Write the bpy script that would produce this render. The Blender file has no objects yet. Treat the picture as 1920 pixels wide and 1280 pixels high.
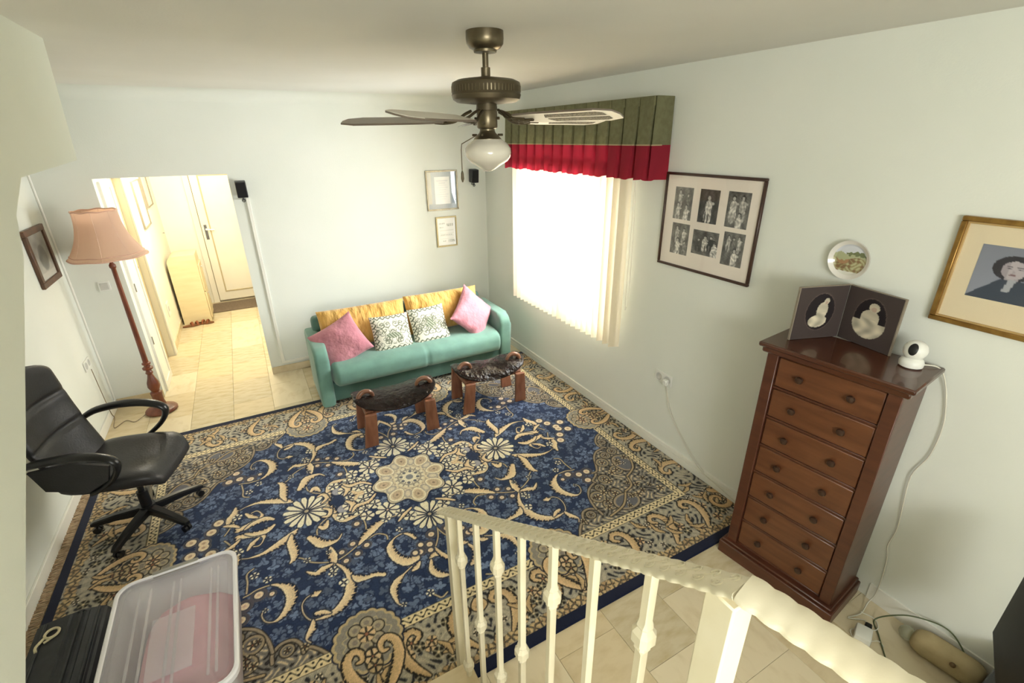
import bpy, bmesh, math, random
import numpy as np
from mathutils import Vector, Matrix
random.seed(7)
PI = math.pi
S = bpy.context.scene
COL = S.collection

# ---------------------------------------------------------------- camera
def setup_camera():
    cam = bpy.data.cameras.new('camera')
    cam.sensor_width = 36.0
    cam.lens = 894.13 / 1920.0 * 36.0
    cam.clip_start = 0.02
    ob = bpy.data.objects.new('camera', cam)
    COL.objects.link(ob)
    yaw, pitch, roll = 0.5005, -0.4036, -0.0113
    f = Vector((math.sin(yaw) * math.cos(pitch), math.cos(yaw) * math.cos(pitch), math.sin(pitch)))
    r = Vector((math.cos(yaw), -math.sin(yaw), 0))
    u = r.cross(f)
    r2 = r * math.cos(roll) + u * math.sin(roll)
    u2 = -r * math.sin(roll) + u * math.cos(roll)
    m = Matrix(((r2.x, u2.x, -f.x, 0), (r2.y, u2.y, -f.y, 0), (r2.z, u2.z, -f.z, 2.3393), (0, 0, 0, 1)))
    ob.matrix_world = m
    S.camera = ob
setup_camera()

# ---------------------------------------------------------------- world, lights, exposure
S.view_settings.view_transform = 'Standard'
S.view_settings.look = 'None'
S.view_settings.gamma = 1.0
S.view_settings.use_curve_mapping = False
S.view_settings.exposure = 0.61
W = bpy.data.worlds.new('sky'); S.world = W
W.use_nodes = True
bg = W.node_tree.nodes['Background']
bg.inputs['Color'].default_value = (0.88, 0.94, 1.0, 1)
bg.inputs['Strength'].default_value = 2.0

def area(name, loc, target, sx, sy, power, color):
    l = bpy.data.lights.new(name, 'AREA'); l.shape = 'RECTANGLE'
    l.size, l.size_y = sx, sy; l.energy = power; l.color = color
    o = bpy.data.objects.new(name, l); COL.objects.link(o)
    o.location = loc
    o.rotation_euler = (Vector(target) - Vector(loc)).to_track_quat('-Z', 'Y').to_euler()
    return o
def lamp(name, loc, power, color, radius=.1):
    l = bpy.data.lights.new(name, 'POINT'); l.energy = power; l.color = color; l.shadow_soft_size = radius
    o = bpy.data.objects.new(name, l); COL.objects.link(o); o.location = loc
    return o
area('window_daylight', (3.05, 3.62, 1.62), (0.6, 3.45, 0.9), 1.5, 1.45, 168, (0.96, 0.985, 1.0))
area('rear_fill', (-0.1, -2.05, 1.95), (0.9, 4.0, 1.0), 1.8, 1.2, 10, (1.0, 1.0, 0.97))  # added soft fill behind the camera, no window built there
area('rear_ceiling_fill', (-0.2, -2.0, 2.15), (0.4, 1.6, 2.75), 1.8, .8, 62, (1.0, 1.0, 0.98))  # added unseen fill, bounced off the ceiling to lift the room
lamp('hall_ceiling_lamp', (-0.42, 6.7, 2.25), 46, (1.0, 0.955, 0.86), .12)

# ---------------------------------------------------------------- helpers
def lin(c):
    if isinstance(c, str):
        c = [int(c[i:i + 2], 16) for i in (0, 2, 4)]
    return tuple(((v / 255) / 12.92 if v / 255 <= .04045 else ((v / 255 + .055) / 1.055) ** 2.4) for v in c[:3])
MATS = {}
def mat(name, col, rough=.6, metal=0, col2=None, scale=6, stretch=(1, 1, 1), bump=0, bscale=60, spec=.5, detail=4,
        trans=0, sheen=0, coat=0, ramp=(.35, .65), alpha=1, bdist=.01):
    if name in MATS: return MATS[name]
    m = bpy.data.materials.new(name); MATS[name] = m; m.use_nodes = True
    nt = m.node_tree; N = nt.nodes; K = nt.links
    b = N['Principled BSDF']
    b.inputs['Roughness'].default_value = rough
    b.inputs['Metallic'].default_value = metal
    b.inputs['Specular IOR Level'].default_value = spec
    b.inputs['Transmission Weight'].default_value = trans
    b.inputs['Sheen Weight'].default_value = sheen
    b.inputs['Coat Weight'].default_value = coat
    b.inputs['Alpha'].default_value = alpha
    tc = N.new('ShaderNodeTexCoord'); mp = N.new('ShaderNodeMapping')
    mp.inputs['Scale'].default_value = stretch
    K.new(tc.outputs['Object'], mp.inputs['Vector'])
    c1 = lin(col) + (1,)
    n = N.new('ShaderNodeTexNoise'); n.inputs['Scale'].default_value = scale; n.inputs['Detail'].default_value = detail
    K.new(mp.outputs['Vector'], n.inputs['Vector'])
    r = N.new('ShaderNodeValToRGB')
    c2 = (lin(col2) + (1,)) if col2 else tuple(v * .96 for v in c1[:3]) + (1,)
    r.color_ramp.elements[0].position = ramp[0]; r.color_ramp.elements[0].color = c1
    r.color_ramp.elements[1].position = ramp[1]; r.color_ramp.elements[1].color = c2
    K.new(n.outputs['Fac'], r.inputs['Fac'])
    K.new(r.outputs['Color'], b.inputs['Base Color'])
    if bump:
        n2 = N.new('ShaderNodeTexNoise'); n2.inputs['Scale'].default_value = bscale; n2.inputs['Detail'].default_value = 3
        K.new(mp.outputs['Vector'], n2.inputs['Vector'])
        bp = N.new('ShaderNodeBump'); bp.inputs['Strength'].default_value = bump; bp.inputs['Distance'].default_value = bdist
        K.new(n2.outputs['Fac'], bp.inputs['Height']); K.new(bp.outputs['Normal'], b.inputs['Normal'])
    return m
def vcol_mat(name, rough=.8, spec=.3, coat=0, bump=0, bscale=300, sheen=0):
    """colour print stored per vertex on the flat printed surface"""
    if name in MATS: return MATS[name]
    m = bpy.data.materials.new(name); MATS[name] = m; m.use_nodes = True
    N = m.node_tree.nodes; K = m.node_tree.links; b = N['Principled BSDF']
    a = N.new('ShaderNodeAttribute'); a.attribute_name = 'print'
    K.new(a.outputs['Color'], b.inputs['Base Color'])
    b.inputs['Roughness'].default_value = rough; b.inputs['Specular IOR Level'].default_value = spec
    b.inputs['Coat Weight'].default_value = coat; b.inputs['Sheen Weight'].default_value = sheen
    if bump:
        tc = N.new('ShaderNodeTexCoord'); n2 = N.new('ShaderNodeTexNoise'); n2.inputs['Scale'].default_value = bscale
        K.new(tc.outputs['Object'], n2.inputs['Vector'])
        bp = N.new('ShaderNodeBump'); bp.inputs['Strength'].default_value = bump; bp.inputs['Distance'].default_value = .004
        K.new(n2.outputs['Fac'], bp.inputs['Height']); K.new(bp.outputs['Normal'], b.inputs['Normal'])
    return m
def glass_mat(name, fac=.12, rough=.02, tint=(1, 1, 1)):
    """thin pane: mostly clear with a glossy coat"""
    if name in MATS: return MATS[name]
    m = bpy.data.materials.new(name); MATS[name] = m; m.use_nodes = True
    N = m.node_tree.nodes; K = m.node_tree.links
    for n in list(N): N.remove(n)
    o = N.new('ShaderNodeOutputMaterial'); mx = N.new('ShaderNodeMixShader'); t = N.new('ShaderNodeBsdfTransparent')
    g = N.new('ShaderNodeBsdfGlossy'); g.inputs['Roughness'].default_value = rough
    t.inputs['Color'].default_value = tint + (1,)
    lw = N.new('ShaderNodeFresnel'); lw.inputs['IOR'].default_value = 1.45
    ad = N.new('ShaderNodeMath'); ad.operation = 'MULTIPLY_ADD'; ad.inputs[1].default_value = 1.0; ad.inputs[2].default_value = fac * .1
    ge = N.new('ShaderNodeNewGeometry'); inv = N.new('ShaderNodeMath'); inv.operation = 'SUBTRACT'; inv.inputs[0].default_value = 1.0
    mu_ = N.new('ShaderNodeMath'); mu_.operation = 'MULTIPLY'
    K.new(ge.outputs['Backfacing'], inv.inputs[1])
    K.new(lw.outputs[0], ad.inputs[0]); K.new(ad.outputs[0], mu_.inputs[0]); K.new(inv.outputs[0], mu_.inputs[1]); K.new(mu_.outputs[0], mx.inputs[0])
    K.new(t.outputs[0], mx.inputs[1]); K.new(g.outputs[0], mx.inputs[2]); K.new(mx.outputs[0], o.inputs[0])
    return m
def mix_mat(name, col, transp=.5, translucent=.0, rough=.3, tcol=(1, 1, 1)):
    """diffuse + translucent + clear mix, for frosted plastic and blind fabric"""
    if name in MATS: return MATS[name]
    m = bpy.data.materials.new(name); MATS[name] = m; m.use_nodes = True
    N = m.node_tree.nodes; K = m.node_tree.links; b = N['Principled BSDF']; o = N['Material Output']
    b.inputs['Base Color'].default_value = lin(col) + (1,); b.inputs['Roughness'].default_value = rough
    tl = N.new('ShaderNodeBsdfTranslucent'); tl.inputs['Color'].default_value = lin(col) + (1,)
    m1 = N.new('ShaderNodeMixShader'); m1.inputs[0].default_value = translucent
    K.new(b.outputs[0], m1.inputs[1]); K.new(tl.outputs[0], m1.inputs[2])
    t = N.new('ShaderNodeBsdfTransparent'); t.inputs['Color'].default_value = tcol + (1,)
    m2 = N.new('ShaderNodeMixShader'); m2.inputs[0].default_value = transp
    K.new(m1.outputs[0], m2.inputs[1]); K.new(t.outputs[0], m2.inputs[2])
    K.new(m2.outputs[0], o.inputs[0])
    return m

class MB:
    def __init__(s): s.b = bmesh.new()
    def box(s, x0, x1, y0, y1, z0, z1, bev=0, seg=1, rot=None, piv=None):
        g = bmesh.ops.create_cube(s.b, size=1)
        vs = g['verts']
        for v in vs:
            v.co = Vector((x0 + (v.co.x + .5) * (x1 - x0), y0 + (v.co.y + .5) * (y1 - y0), z0 + (v.co.z + .5) * (z1 - z0)))
        if bev:
            es = list({e for v in vs for e in v.link_edges})
            r = bmesh.ops.bevel(s.b, geom=es, offset=bev, segments=seg, profile=.5, affect='EDGES')
            vs = list({v for f in r['faces'] for v in f.verts} | {v for v in vs if v.is_valid})
        if rot:
            p = Vector(piv if piv else ((x0 + x1) / 2, (y0 + y1) / 2, (z0 + z1) / 2))
            m = Matrix.Translation(p) @ rot @ Matrix.Translation(-p)
            for v in vs: v.co = m @ v.co
        return s
    def grid(s, fn, nu, nv, closeu=False, closev=False, cap=False):
        V = [[s.b.verts.new(fn(i / (nu if closeu else nu - 1), j / (nv if closev else nv - 1))) for j in range(nv)] for i in range(nu)]
        for i in range(nu if closeu else nu - 1):
            for j in range(nv if closev else nv - 1):
                i2 = (i + 1) % nu; j2 = (j + 1) % nv
                try: s.b.faces.new((V[i][j], V[i2][j], V[i2][j2], V[i][j2]))
                except ValueError: pass
        if cap:
            for j in (0, nv - 1):
                try: s.b.faces.new([V[i][j] for i in range(nu)])
                except ValueError: pass
        return V
    def lathe(s, prof, n=24, c=(0, 0, 0), axis=None):
        c = Vector(c); q = axis.to_matrix() if axis else Matrix.Identity(3)
        m = len(prof)
        V = []
        for r, z in prof:
            V.append([s.b.verts.new(c + q @ Vector((r * math.cos(2 * PI * i / n), r * math.sin(2 * PI * i / n), z))) for i in range(n)])
        for k in range(m - 1):
            for i in range(n):
                s.b.faces.new((V[k][i], V[k][(i + 1) % n], V[k + 1][(i + 1) % n], V[k + 1][i]))
        if prof[0][0] > 1e-5: s.b.faces.new(V[0][::-1])
        if prof[-1][0] > 1e-5: s.b.faces.new(V[-1])
        bmesh.ops.remove_doubles(s.b, verts=[v for k in (0, m - 1) for v in V[k]], dist=1e-6)
        return s
    def cyl(s, a, b, r, n=12, r2=None):
        a = Vector(a); b = Vector(b); d = b - a
        return s.lathe([(r, 0), (r if r2 is None else r2, d.length)], n, a, d.to_track_quat('Z', 'Y'))
    def sphere(s, c, r, n=16, m=10, sc=(1, 1, 1)):
        c = Vector(c)
        g = bmesh.ops.create_uvsphere(s.b, u_segments=n, v_segments=m, radius=1)
        for v in g['verts']: v.co = c + Vector((v.co.x * r * sc[0], v.co.y * r * sc[1], v.co.z * r * sc[2]))
        return s
    def tube(s, pts, r, n=8, closed=False, smooth=0, flat=None):
        pts = [Vector(p) for p in pts]
        if smooth: pts, r = spline(pts, smooth, r, closed)
        k = len(pts)
        rs = r if isinstance(r, (list, tuple)) else [r] * k
        up = Vector((0, 0, 1)); V = []
        prev = None
        for i, p in enumerate(pts):
            t = (pts[(i + 1) % k] - pts[i - 1]) if (closed or 0 < i < k - 1) else (pts[1] - pts[0] if i == 0 else pts[-1] - pts[-2])
            if t.length < 1e-9: t = Vector((0, 0, 1))
            t.normalize()
            if prev is None:
                a = t.orthogonal().normalized()
                if abs(t.z) < .95: a = t.cross(up).normalized()
            else:
                a = (prev - t * prev.dot(t))
                a = a.normalized() if a.length > 1e-6 else t.orthogonal().normalized()
            prev = a; bb = t.cross(a)
            fx, fy = flat if flat else (1, 1)
            V.append([s.b.verts.new(p + (a * math.cos(2 * PI * j / n) * fx + bb * math.sin(2 * PI * j / n) * fy) * rs[i]) for j in range(n)])
        for i in range(k if closed else k - 1):
            for j in range(n):
                s.b.faces.new((V[i][j], V[i][(j + 1) % n], V[(i + 1) % k][(j + 1) % n], V[(i + 1) % k][j]))
        if not closed:
            s.b.faces.new(V[0][::-1]); s.b.faces.new(V[-1])
        return s
    def prism(s, poly, ax, a, b):
        """poly in the two other axes (in x,y,z order), extruded along axis ax from a to b"""
        def P(p, h):
            q = list(p); q.insert(ax, h); return Vector(q)
        A = [s.b.verts.new(P(p, a)) for p in poly]; B = [s.b.verts.new(P(p, b)) for p in poly]
        n = len(poly)
        s.b.faces.new(A); s.b.faces.new(B[::-1])
        for i in range(n): s.b.faces.new((A[i], B[i], B[(i + 1) % n], A[(i + 1) % n]))
        return s
    def torus(s, c, R, r, q=None, n=24, m=8, a0=0, a1=2 * PI):
        full = abs(a1 - a0 - 2 * PI) < 1e-6
        q = q if q else Matrix.Identity(3)
        pts = [Vector(c) + q @ Vector((R * math.cos(a0 + (a1 - a0) * i / n), R * math.sin(a0 + (a1 - a0) * i / n), 0)) for i in range(n if full else n + 1)]
        return s.tube(pts, r, m, closed=full)
    def build(s, name, m, parent=None, smooth=True, kind=None, world=True, angle=40):
        bmesh.ops.recalc_face_normals(s.b, faces=s.b.faces)
        if parent is not None and world:
            inv = ROOTM[root_of(parent).name].inverted()
            for v in s.b.verts: v.co = inv @ v.co
        me = bpy.data.meshes.new(name); s.b.to_mesh(me); s.b.free()
        return link_mesh(name, me, m, parent, smooth, kind, angle)
ROOTM = {}
def root_of(o):
    while o.parent: o = o.parent
    return o
def link_mesh(name, me, m, parent=None, smooth=True, kind=None, angle=40):
    o = bpy.data.objects.new(name, me); COL.objects.link(o)
    me.materials.append(m)
    if smooth:
        me.polygons.foreach_set('use_smooth', [True] * len(me.polygons))
        try: me.set_sharp_from_angle(angle=math.radians(angle))
        except Exception: pass
    if parent: o.parent = parent
    else: ROOTM[o.name] = Matrix.Identity(4)
    if kind: o['kind'] = kind
    return o
def spline(pts, k, r=None, closed=False):
    out, ro = [], []
    n = len(pts)
    rs = r if isinstance(r, (list, tuple)) else None
    for i in range(n if closed else n - 1):
        g = lambda j: pts[j % n] if closed else pts[max(0, min(n - 1, j))]
        p0, p1, p2, p3 = g(i - 1), g(i), g(i + 1), g(i + 2)
        for t in range(k):
            t = t / k
            out.append(.5 * ((2 * p1) + (p2 - p0) * t + (2 * p0 - 5 * p1 + 4 * p2 - p3) * t * t + (3 * p1 - p0 - 3 * p2 + p3) * t ** 3))
            if rs: ro.append(rs[i] * (1 - t) + rs[(i + 1) % n] * t)
    if not closed:
        out.append(pts[-1])
        if rs: ro.append(rs[-1])
    return out, (ro if rs else r)
def tag(o, label, cat, group=None):
    o['label'] = label; o['category'] = cat
    if group: o['group'] = group
    return o
def thing(name, label, cat, loc=(0, 0, 0), rz=0, group=None):
    o = bpy.data.objects.new(name, None); COL.objects.link(o)
    o.location = loc; o.rotation_euler = (0, 0, rz); o.empty_display_size = .05
    ROOTM[o.name] = Matrix.Translation(Vector(loc)) @ Matrix.Rotation(rz, 4, 'Z')
    return tag(o, label, cat, group)
def struct(name, mb, m, smooth=False):
    return mb.build(name, m, None, smooth, 'structure')
def printed(name, nx, ny, pos, cfn, m, parent=None, world=True):
    """dense flat (or curved) sheet whose print is one colour per vertex; pos(U,V)->xyz arrays, cfn(U,V)->rgb in sRGB 0..1"""
    u = np.linspace(0, 1, nx); v = np.linspace(0, 1, ny)
    Ug, Vg = np.meshgrid(u, v)
    X, Y, Z = pos(Ug, Vg)
    co = np.stack([np.broadcast_to(a, Ug.shape).ravel() for a in (X, Y, Z)], 1).astype(np.float64)
    if parent is not None and world:
        M = np.array(ROOTM[root_of(parent).name].inverted()); co = co @ M[:3, :3].T + M[:3, 3]
    return grid_mesh(name, co, nx, ny, cfn(Ug, Vg).reshape(-1, 3), m, parent)
def srgb2lin(c):
    c = np.clip(c, 0, 1)
    return np.where(c <= .04045, c / 12.92, ((c + .055) / 1.055) ** 2.4)
def grid_mesh(name, co, nx, ny, rgb, m, parent=None, kind=None, lin_=False):
    me = bpy.data.meshes.new(name)
    i = np.arange((nx - 1) * (ny - 1)); r = i // (nx - 1); c = i % (nx - 1); a = r * nx + c
    q = np.stack([a, a + 1, a + nx + 1, a + nx], 1).astype(np.int32)
    me.vertices.add(nx * ny); me.vertices.foreach_set('co', co.astype(np.float32).ravel())
    me.loops.add(q.size); me.loops.foreach_set('vertex_index', q.ravel())
    me.polygons.add(len(q)); me.polygons.foreach_set('loop_start', np.arange(0, q.size, 4, dtype=np.int32))
    me.update(calc_edges=True)
    at = me.color_attributes.new('print', 'FLOAT_COLOR', 'POINT')
    L = rgb if lin_ else srgb2lin(rgb)
    at.data.foreach_set('color', np.concatenate([L, np.ones((len(L), 1))], 1).astype(np.float32).ravel())
    me.polygons.foreach_set('use_smooth', np.ones(len(q), bool))
    o = bpy.data.objects.new(name, me); COL.objects.link(o); me.materials.append(m)
    if parent: o.parent = parent
    else: ROOTM[o.name] = Matrix.Identity(4)
    if kind: o['kind'] = kind
    return o
def copy_tree(o, parent=None):
    c = o.copy(); COL.objects.link(c)
    if parent: c.parent = parent
    for ch in list(o.children): copy_tree(ch, c)
    if parent is None: ROOTM[c.name] = Matrix.Translation(c.location)
    return c
RZ = lambda a: Matrix.Rotation(a, 4, 'Z')
RX = lambda a: Matrix.Rotation(a, 4, 'X')
RY = lambda a: Matrix.Rotation(a, 4, 'Y')
C = lambda h: np.array([int(h[i:i + 2], 16) / 255 for i in (0, 2, 4)])

# ---------------------------------------------------------------- room dimensions (metres)
XL, XR, YB, ZC = -1.43, 2.5875, 5.337, 2.752
HX0, HX1, HY1 = -1.04, 0.30, 8.55          # hall beyond the doorway
DX0, DX1, DZ = -1.04, -0.055, 2.06         # doorway
WY0, WY1, WZ0, WZ1 = 2.95, 4.36, 0.78, 2.12  # window opening
RY0 = -2.2
wallm = mat('wall_paint', 'e8eae1', .85, col2='e4e7dd', scale=1.5, bump=.06, bscale=120, spec=.2)
ceilm = mat('ceiling_paint', 'e9e8e1', .9, col2='e4e3db', scale=1.2, bump=.05, bscale=90, spec=.15)
whitem = mat('white_gloss_paint', 'f2f0e6', .4, col2='ecebe0', scale=3)
hallm = mat('hall_paint', 'f2eddc', .8, col2='eee9d6', scale=2)
marble = mat('beige_marble', 'd9c8a4', .22, col2='c8b48c', scale=7, stretch=(1, 2.2, 1), detail=8, spec=.5, ramp=(.45, .75))
marbles = [marble,
           mat('beige_marble_pale', 'e0d2b2', .22, col2='cdbb96', scale=6, stretch=(2, 1, 1), detail=8, ramp=(.5, .8)),
           mat('beige_marble_grey', 'd0c3a4', .22, col2='bfae88', scale=8, stretch=(1, 3, 1), detail=9, ramp=(.42, .7))]
grout = mat('tile_grout', 'cbbb98', .9)

# floor: a slab with every visible tile as a piece
f = MB(); f.box(XL - .3, XR + .3, RY0 - .2, HY1 + .2, -.12, -.012)
floor = struct('floor', f, grout)
tw, tl = .34, .51
tile_me = []
for k in range(3):
    t = MB(); t.box(-tw / 2 + .0008, tw / 2 - .0008, -tl / 2 + .0008, tl / 2 - .0008, -.014, 0, .0008)
    o = t.build('floor_tile', marbles[k], floor, False)
    tile_me.append(o.data); bpy.data.objects.remove(o)
first = True
for i in range(-3, 9):
    for j in range(-4, 18):
        x = -.44 + (i + .5) * tw; y = 5.06 + (j - 6 + (.5 if i % 2 else 0)) * tl
        if x - tw / 2 < XL - .1 or x + tw / 2 > XR + .25 or y - tl / 2 < -.9 or y + tl / 2 > HY1 + .4: continue
        if y - tl / 2 > YB - .1 and (x + tw / 2 < HX0 - .02 or x > .2): continue
        if 1.5 < y - tl / 2 and y + tl / 2 < 4.35: continue        # wholly under the rug
        if x + tw / 2 < .45 and y + tl / 2 < 1.3: continue          # under the stairs
        o = bpy.data.objects.new('floor_tile', random.choice(tile_me)); COL.objects.link(o)
        o.parent = floor; o.location = (x, y, random.uniform(-.0006, 0))

# walls
w = MB()
T = .3
w.box(XR, XR + T, RY0, WY0, 0, ZC).box(XR, XR + T, WY1, YB + .1, 0, ZC)
w.box(XR, XR + T, WY0, WY1, 0, WZ0).box(XR, XR + T, WY0, WY1, WZ1, ZC)
struct('wall_right', w, wallm)
w = MB(); w.box(XL - .2, DX0, YB, YB + .12, 0, ZC).box(DX1, XR, YB, YB + .12, 0, ZC).box(DX0, DX1, YB, YB + .12, DZ, ZC)
struct('wall_back', w, wallm)
w = MB(); w.box(XL - .2, XL, RY0, YB + .12, 0, ZC)
struct('wall_left', w, wallm)
w = MB(); w.box(XL - .2, XR + T, RY0 - .2, RY0, 0, ZC + .1)
struct('wall_rear', w, wallm)
# ceiling, with a soft cove where it meets back and right wall
w = MB(); w.box(XL - .2, XR + T, RY0 - .2, YB + .12, ZC, ZC + .15)
struct('ceiling', w, ceilm)
def cove(R, n=7): return [(R * (1 - math.sin(a)), R * (1 - math.cos(a))) for a in [PI / 2 * i / n for i in range(n + 1)]]
w = MB(); R = .10
w.prism([(YB - a, ZC - b) for a, b in cove(R)] + [(YB + .01, ZC + .01)], 0, XL, XR)
struct('trim_1', w, wallm, True)
# stair-side wall at the left: a bulkhead with a raking lower edge
w = MB()
poly = [(3.06, ZC), (2.94, 2.268), (2.18, 2.238), (2.02, 2.14), (1.95, 2.028), (1.50, 1.64), (1.069, 1.287), (.6, .9), (.2, .72), (-.25, .72), (-.25, 0), (RY0, 0), (RY0, ZC)]
w.prism(poly, 0, XL, -.6)
struct('wall_stair', w, mat('stair_wall_paint', 'e2e6da', .85, col2='dee3d6', scale=1.5, bump=.05, bscale=120))
# hall shell
w = MB(); w.box(HX0 - .15, HX0, YB + .12, 5.90, 0, 2.5).box(HX0 - .15, HX0, 6.46, HY1, 0, 2.5).box(HX0 - .15, HX0, 5.90, 6.46, 2.03, 2.5)
struct('wall_hall_left', w, hallm)
w = MB(); w.box(HX1, HX1 + .12, YB + .12, HY1, 0, 2.5)
struct('wall_hall_right', w, hallm)
w = MB(); w.box(HX0 - .15, HX1 + .12, HY1, HY1 + .12, 0, 2.5)
struct('wall_hall_back', w, hallm)
w = MB(); w.box(HX0 - .15, HX1 + .12, YB + .12, HY1 + .12, 2.5, 2.6)
struct('ceiling_hall', w, hallm)

# baseboards
w = MB()
for z0, z1, d in ((0, .055, .014), (.055, .068, .008), (.068, .09, .016)):
    w.box(XR - d, XR, 1.36, YB, z0, z1)
w.box(XR - .008, XR, RY0, .70, 0, .10)
struct('baseboard_right', w, whitem)
w = MB(); w.box(DX1, XR - .016, YB - .012, YB, 0, .075).box(XL + .02, DX0, YB - .012, YB, 0, .075)
struct('baseboard_back', w, marble)
w = MB(); w.box(XL, XL + .016, .9, YB - .012, 0, .085, .003)
struct('baseboard_left', w, whitem)
w = MB(); w.box(HX0, HX0 + .012, 6.56, HY1, 0, .08).box(HX0, -.70, HY1 - .012, HY1, 0, .08)
struct('baseboard_hall', w, marble)
# cable trunking on the back wall and in the left corner
w = MB(); w.box(.055, .085, YB - .016, YB, .13, 1.84, .002).box(.055, .36, YB - .016, YB, .10, .13, .002)
struct('trim_2', w, whitem)
w = MB(); w.box(XL, XL + .016, YB - .016, YB, .075, ZC - .1, .004)
struct('trim_3', w, whitem)

# window: white frame, two sashes, glass
wn = MB()
fx0, fx1 = XR + .10, XR + .17
def ring(mb, x0, x1, y0, y1, z0, z1, t):
    mb.box(x0, x1, y0, y1, z0, z0 + t).box(x0, x1, y0, y1, z1 - t, z1).box(x0, x1, y0, y0 + t, z0 + t, z1 - t).box(x0, x1, y1 - t, y1, z0 + t, z1 - t)
ring(wn, fx0, fx1, WY0, WY1, WZ0, WZ1, .05)
win = struct('window_1', wn, whitem)
ym = (WY0 + WY1) / 2
for a, b in ((WY0 + .05, ym), (ym, WY1 - .05)):
    s = MB(); ring(s, fx0 + .01, fx1 - .01, a, b, WZ0 + .05, WZ1 - .05, .055); s.build('window_sash', whitem, win, False)
    g = MB(); g.box(fx0 + .03, fx0 + .036, a + .055, b - .055, WZ0 + .105, WZ1 - .105); g.build('window_pane', glass_mat('window_glass'), win, False)
s = MB(); s.box(XR - .015, XR + .1, WY0 - .03, WY1 + .03, WZ0 - .03, WZ0, .004); s.build('window_sill', marble, win, False)

# hall doors
dm = mat('hall_door_paint', 'efe8d6', .35, col2='ebe3cf', scale=3)
cream = mat('hall_door_cream_shaded', 'd0bf98', .5, col2='c9b78f', scale=3)  # shade on the recessed cream door is put into this tan colour
brass = mat('brass', '9a7434', .3, 1)
chrome = mat('chrome', 'c8c8c8', .2, 1)
d = MB(); ring(d, HX0, HX0 + .02, 5.46, 5.90, 0, 2.03, .07); d.box(HX0, HX0 + .012, 5.53, 5.83, .07, 1.96)
d1 = struct('door_1', d, whitem)
for z in (.55, 1.085, 1.75):
    h = MB(); h.cyl((HX0 + .024, 5.475, z - .04), (HX0 + .024, 5.475, z + .04), .006, 8); h.build('hinge', chrome, d1)
d = MB(); d.box(HX0 - .10, HX0 - .06, 5.90, 6.46, .005, 2.03, .003)
d2 = struct('door_2', d, cream)
k = MB(); k.sphere((HX0 - .02, 5.99, 1.17), .03, 12, 8).cyl((HX0 - .06, 5.99, 1.17), (HX0 - .02, 5.99, 1.17), .012, 8); k.build('door_knob', brass, d2)
d = MB(); d.box(HX0, HX0 + .022, 6.46, 6.58, 0, 2.10, .004).box(HX0, HX0 + .022, 5.90, 6.46, 2.03, 2.10, .004)
struct('trim_4', d, whitem)
# panelled door at the end of the hall
y = HY1
d = MB(); d.box(-.66, -.58, y - .03, y, 0, 2.08, .004).box(.16, .24, y - .03, y, 0, 2.08, .004).box(-.58, .16, y - .03, y, 2.0, 2.08, .004)
d3 = struct('door_3', d, dm)
g = MB(); g.box(-.583, -.577, y - .034, y - .002, .02, 2.0).box(-.58, .16, y - .034, y - .002, .018, .026); g.build('door_gap', mat('door_gap_shade', '8f7d5c', .8), d3, False)  # dark strips stand in for the shade in the gap round the leaf
l = MB(); l.box(-.575, .155, y - .045, y - .005, .03, 1.995, .003); lf = l.build('door_leaf', dm, d3, False)
for z0, z1 in ((.16, 1.90),):
    p = MB(); x0, x1 = -.475, .06; t = .018
    p.box(x0, x1, y - .053, y - .044, z0, z0 + t, .002).box(x0, x1, y - .053, y - .044, z1 - t, z1, .002)
    p.box(x0, x0 + t, y - .053, y - .044, z0 + t, z1 - t, .002).box(x1 - t, x1, y - .053, y - .044, z0 + t, z1 - t, .002)
    p.build('panel_moulding', mat('moulding_groove', 'c2b28a', .5), d3, False)
h = MB(); h.box(-.545, -.505, y - .052, y - .044, .98, 1.20, .003).cyl((-.525, y - .05, 1.13), (-.525, y - .10, 1.13), .009, 8)
h.tube([(-.525, y - .095, 1.13), (-.47, y - .10, 1.13), (-.42, y - .095, 1.125)], .009, 8)
h.build('door_handle', chrome, d3)
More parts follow.
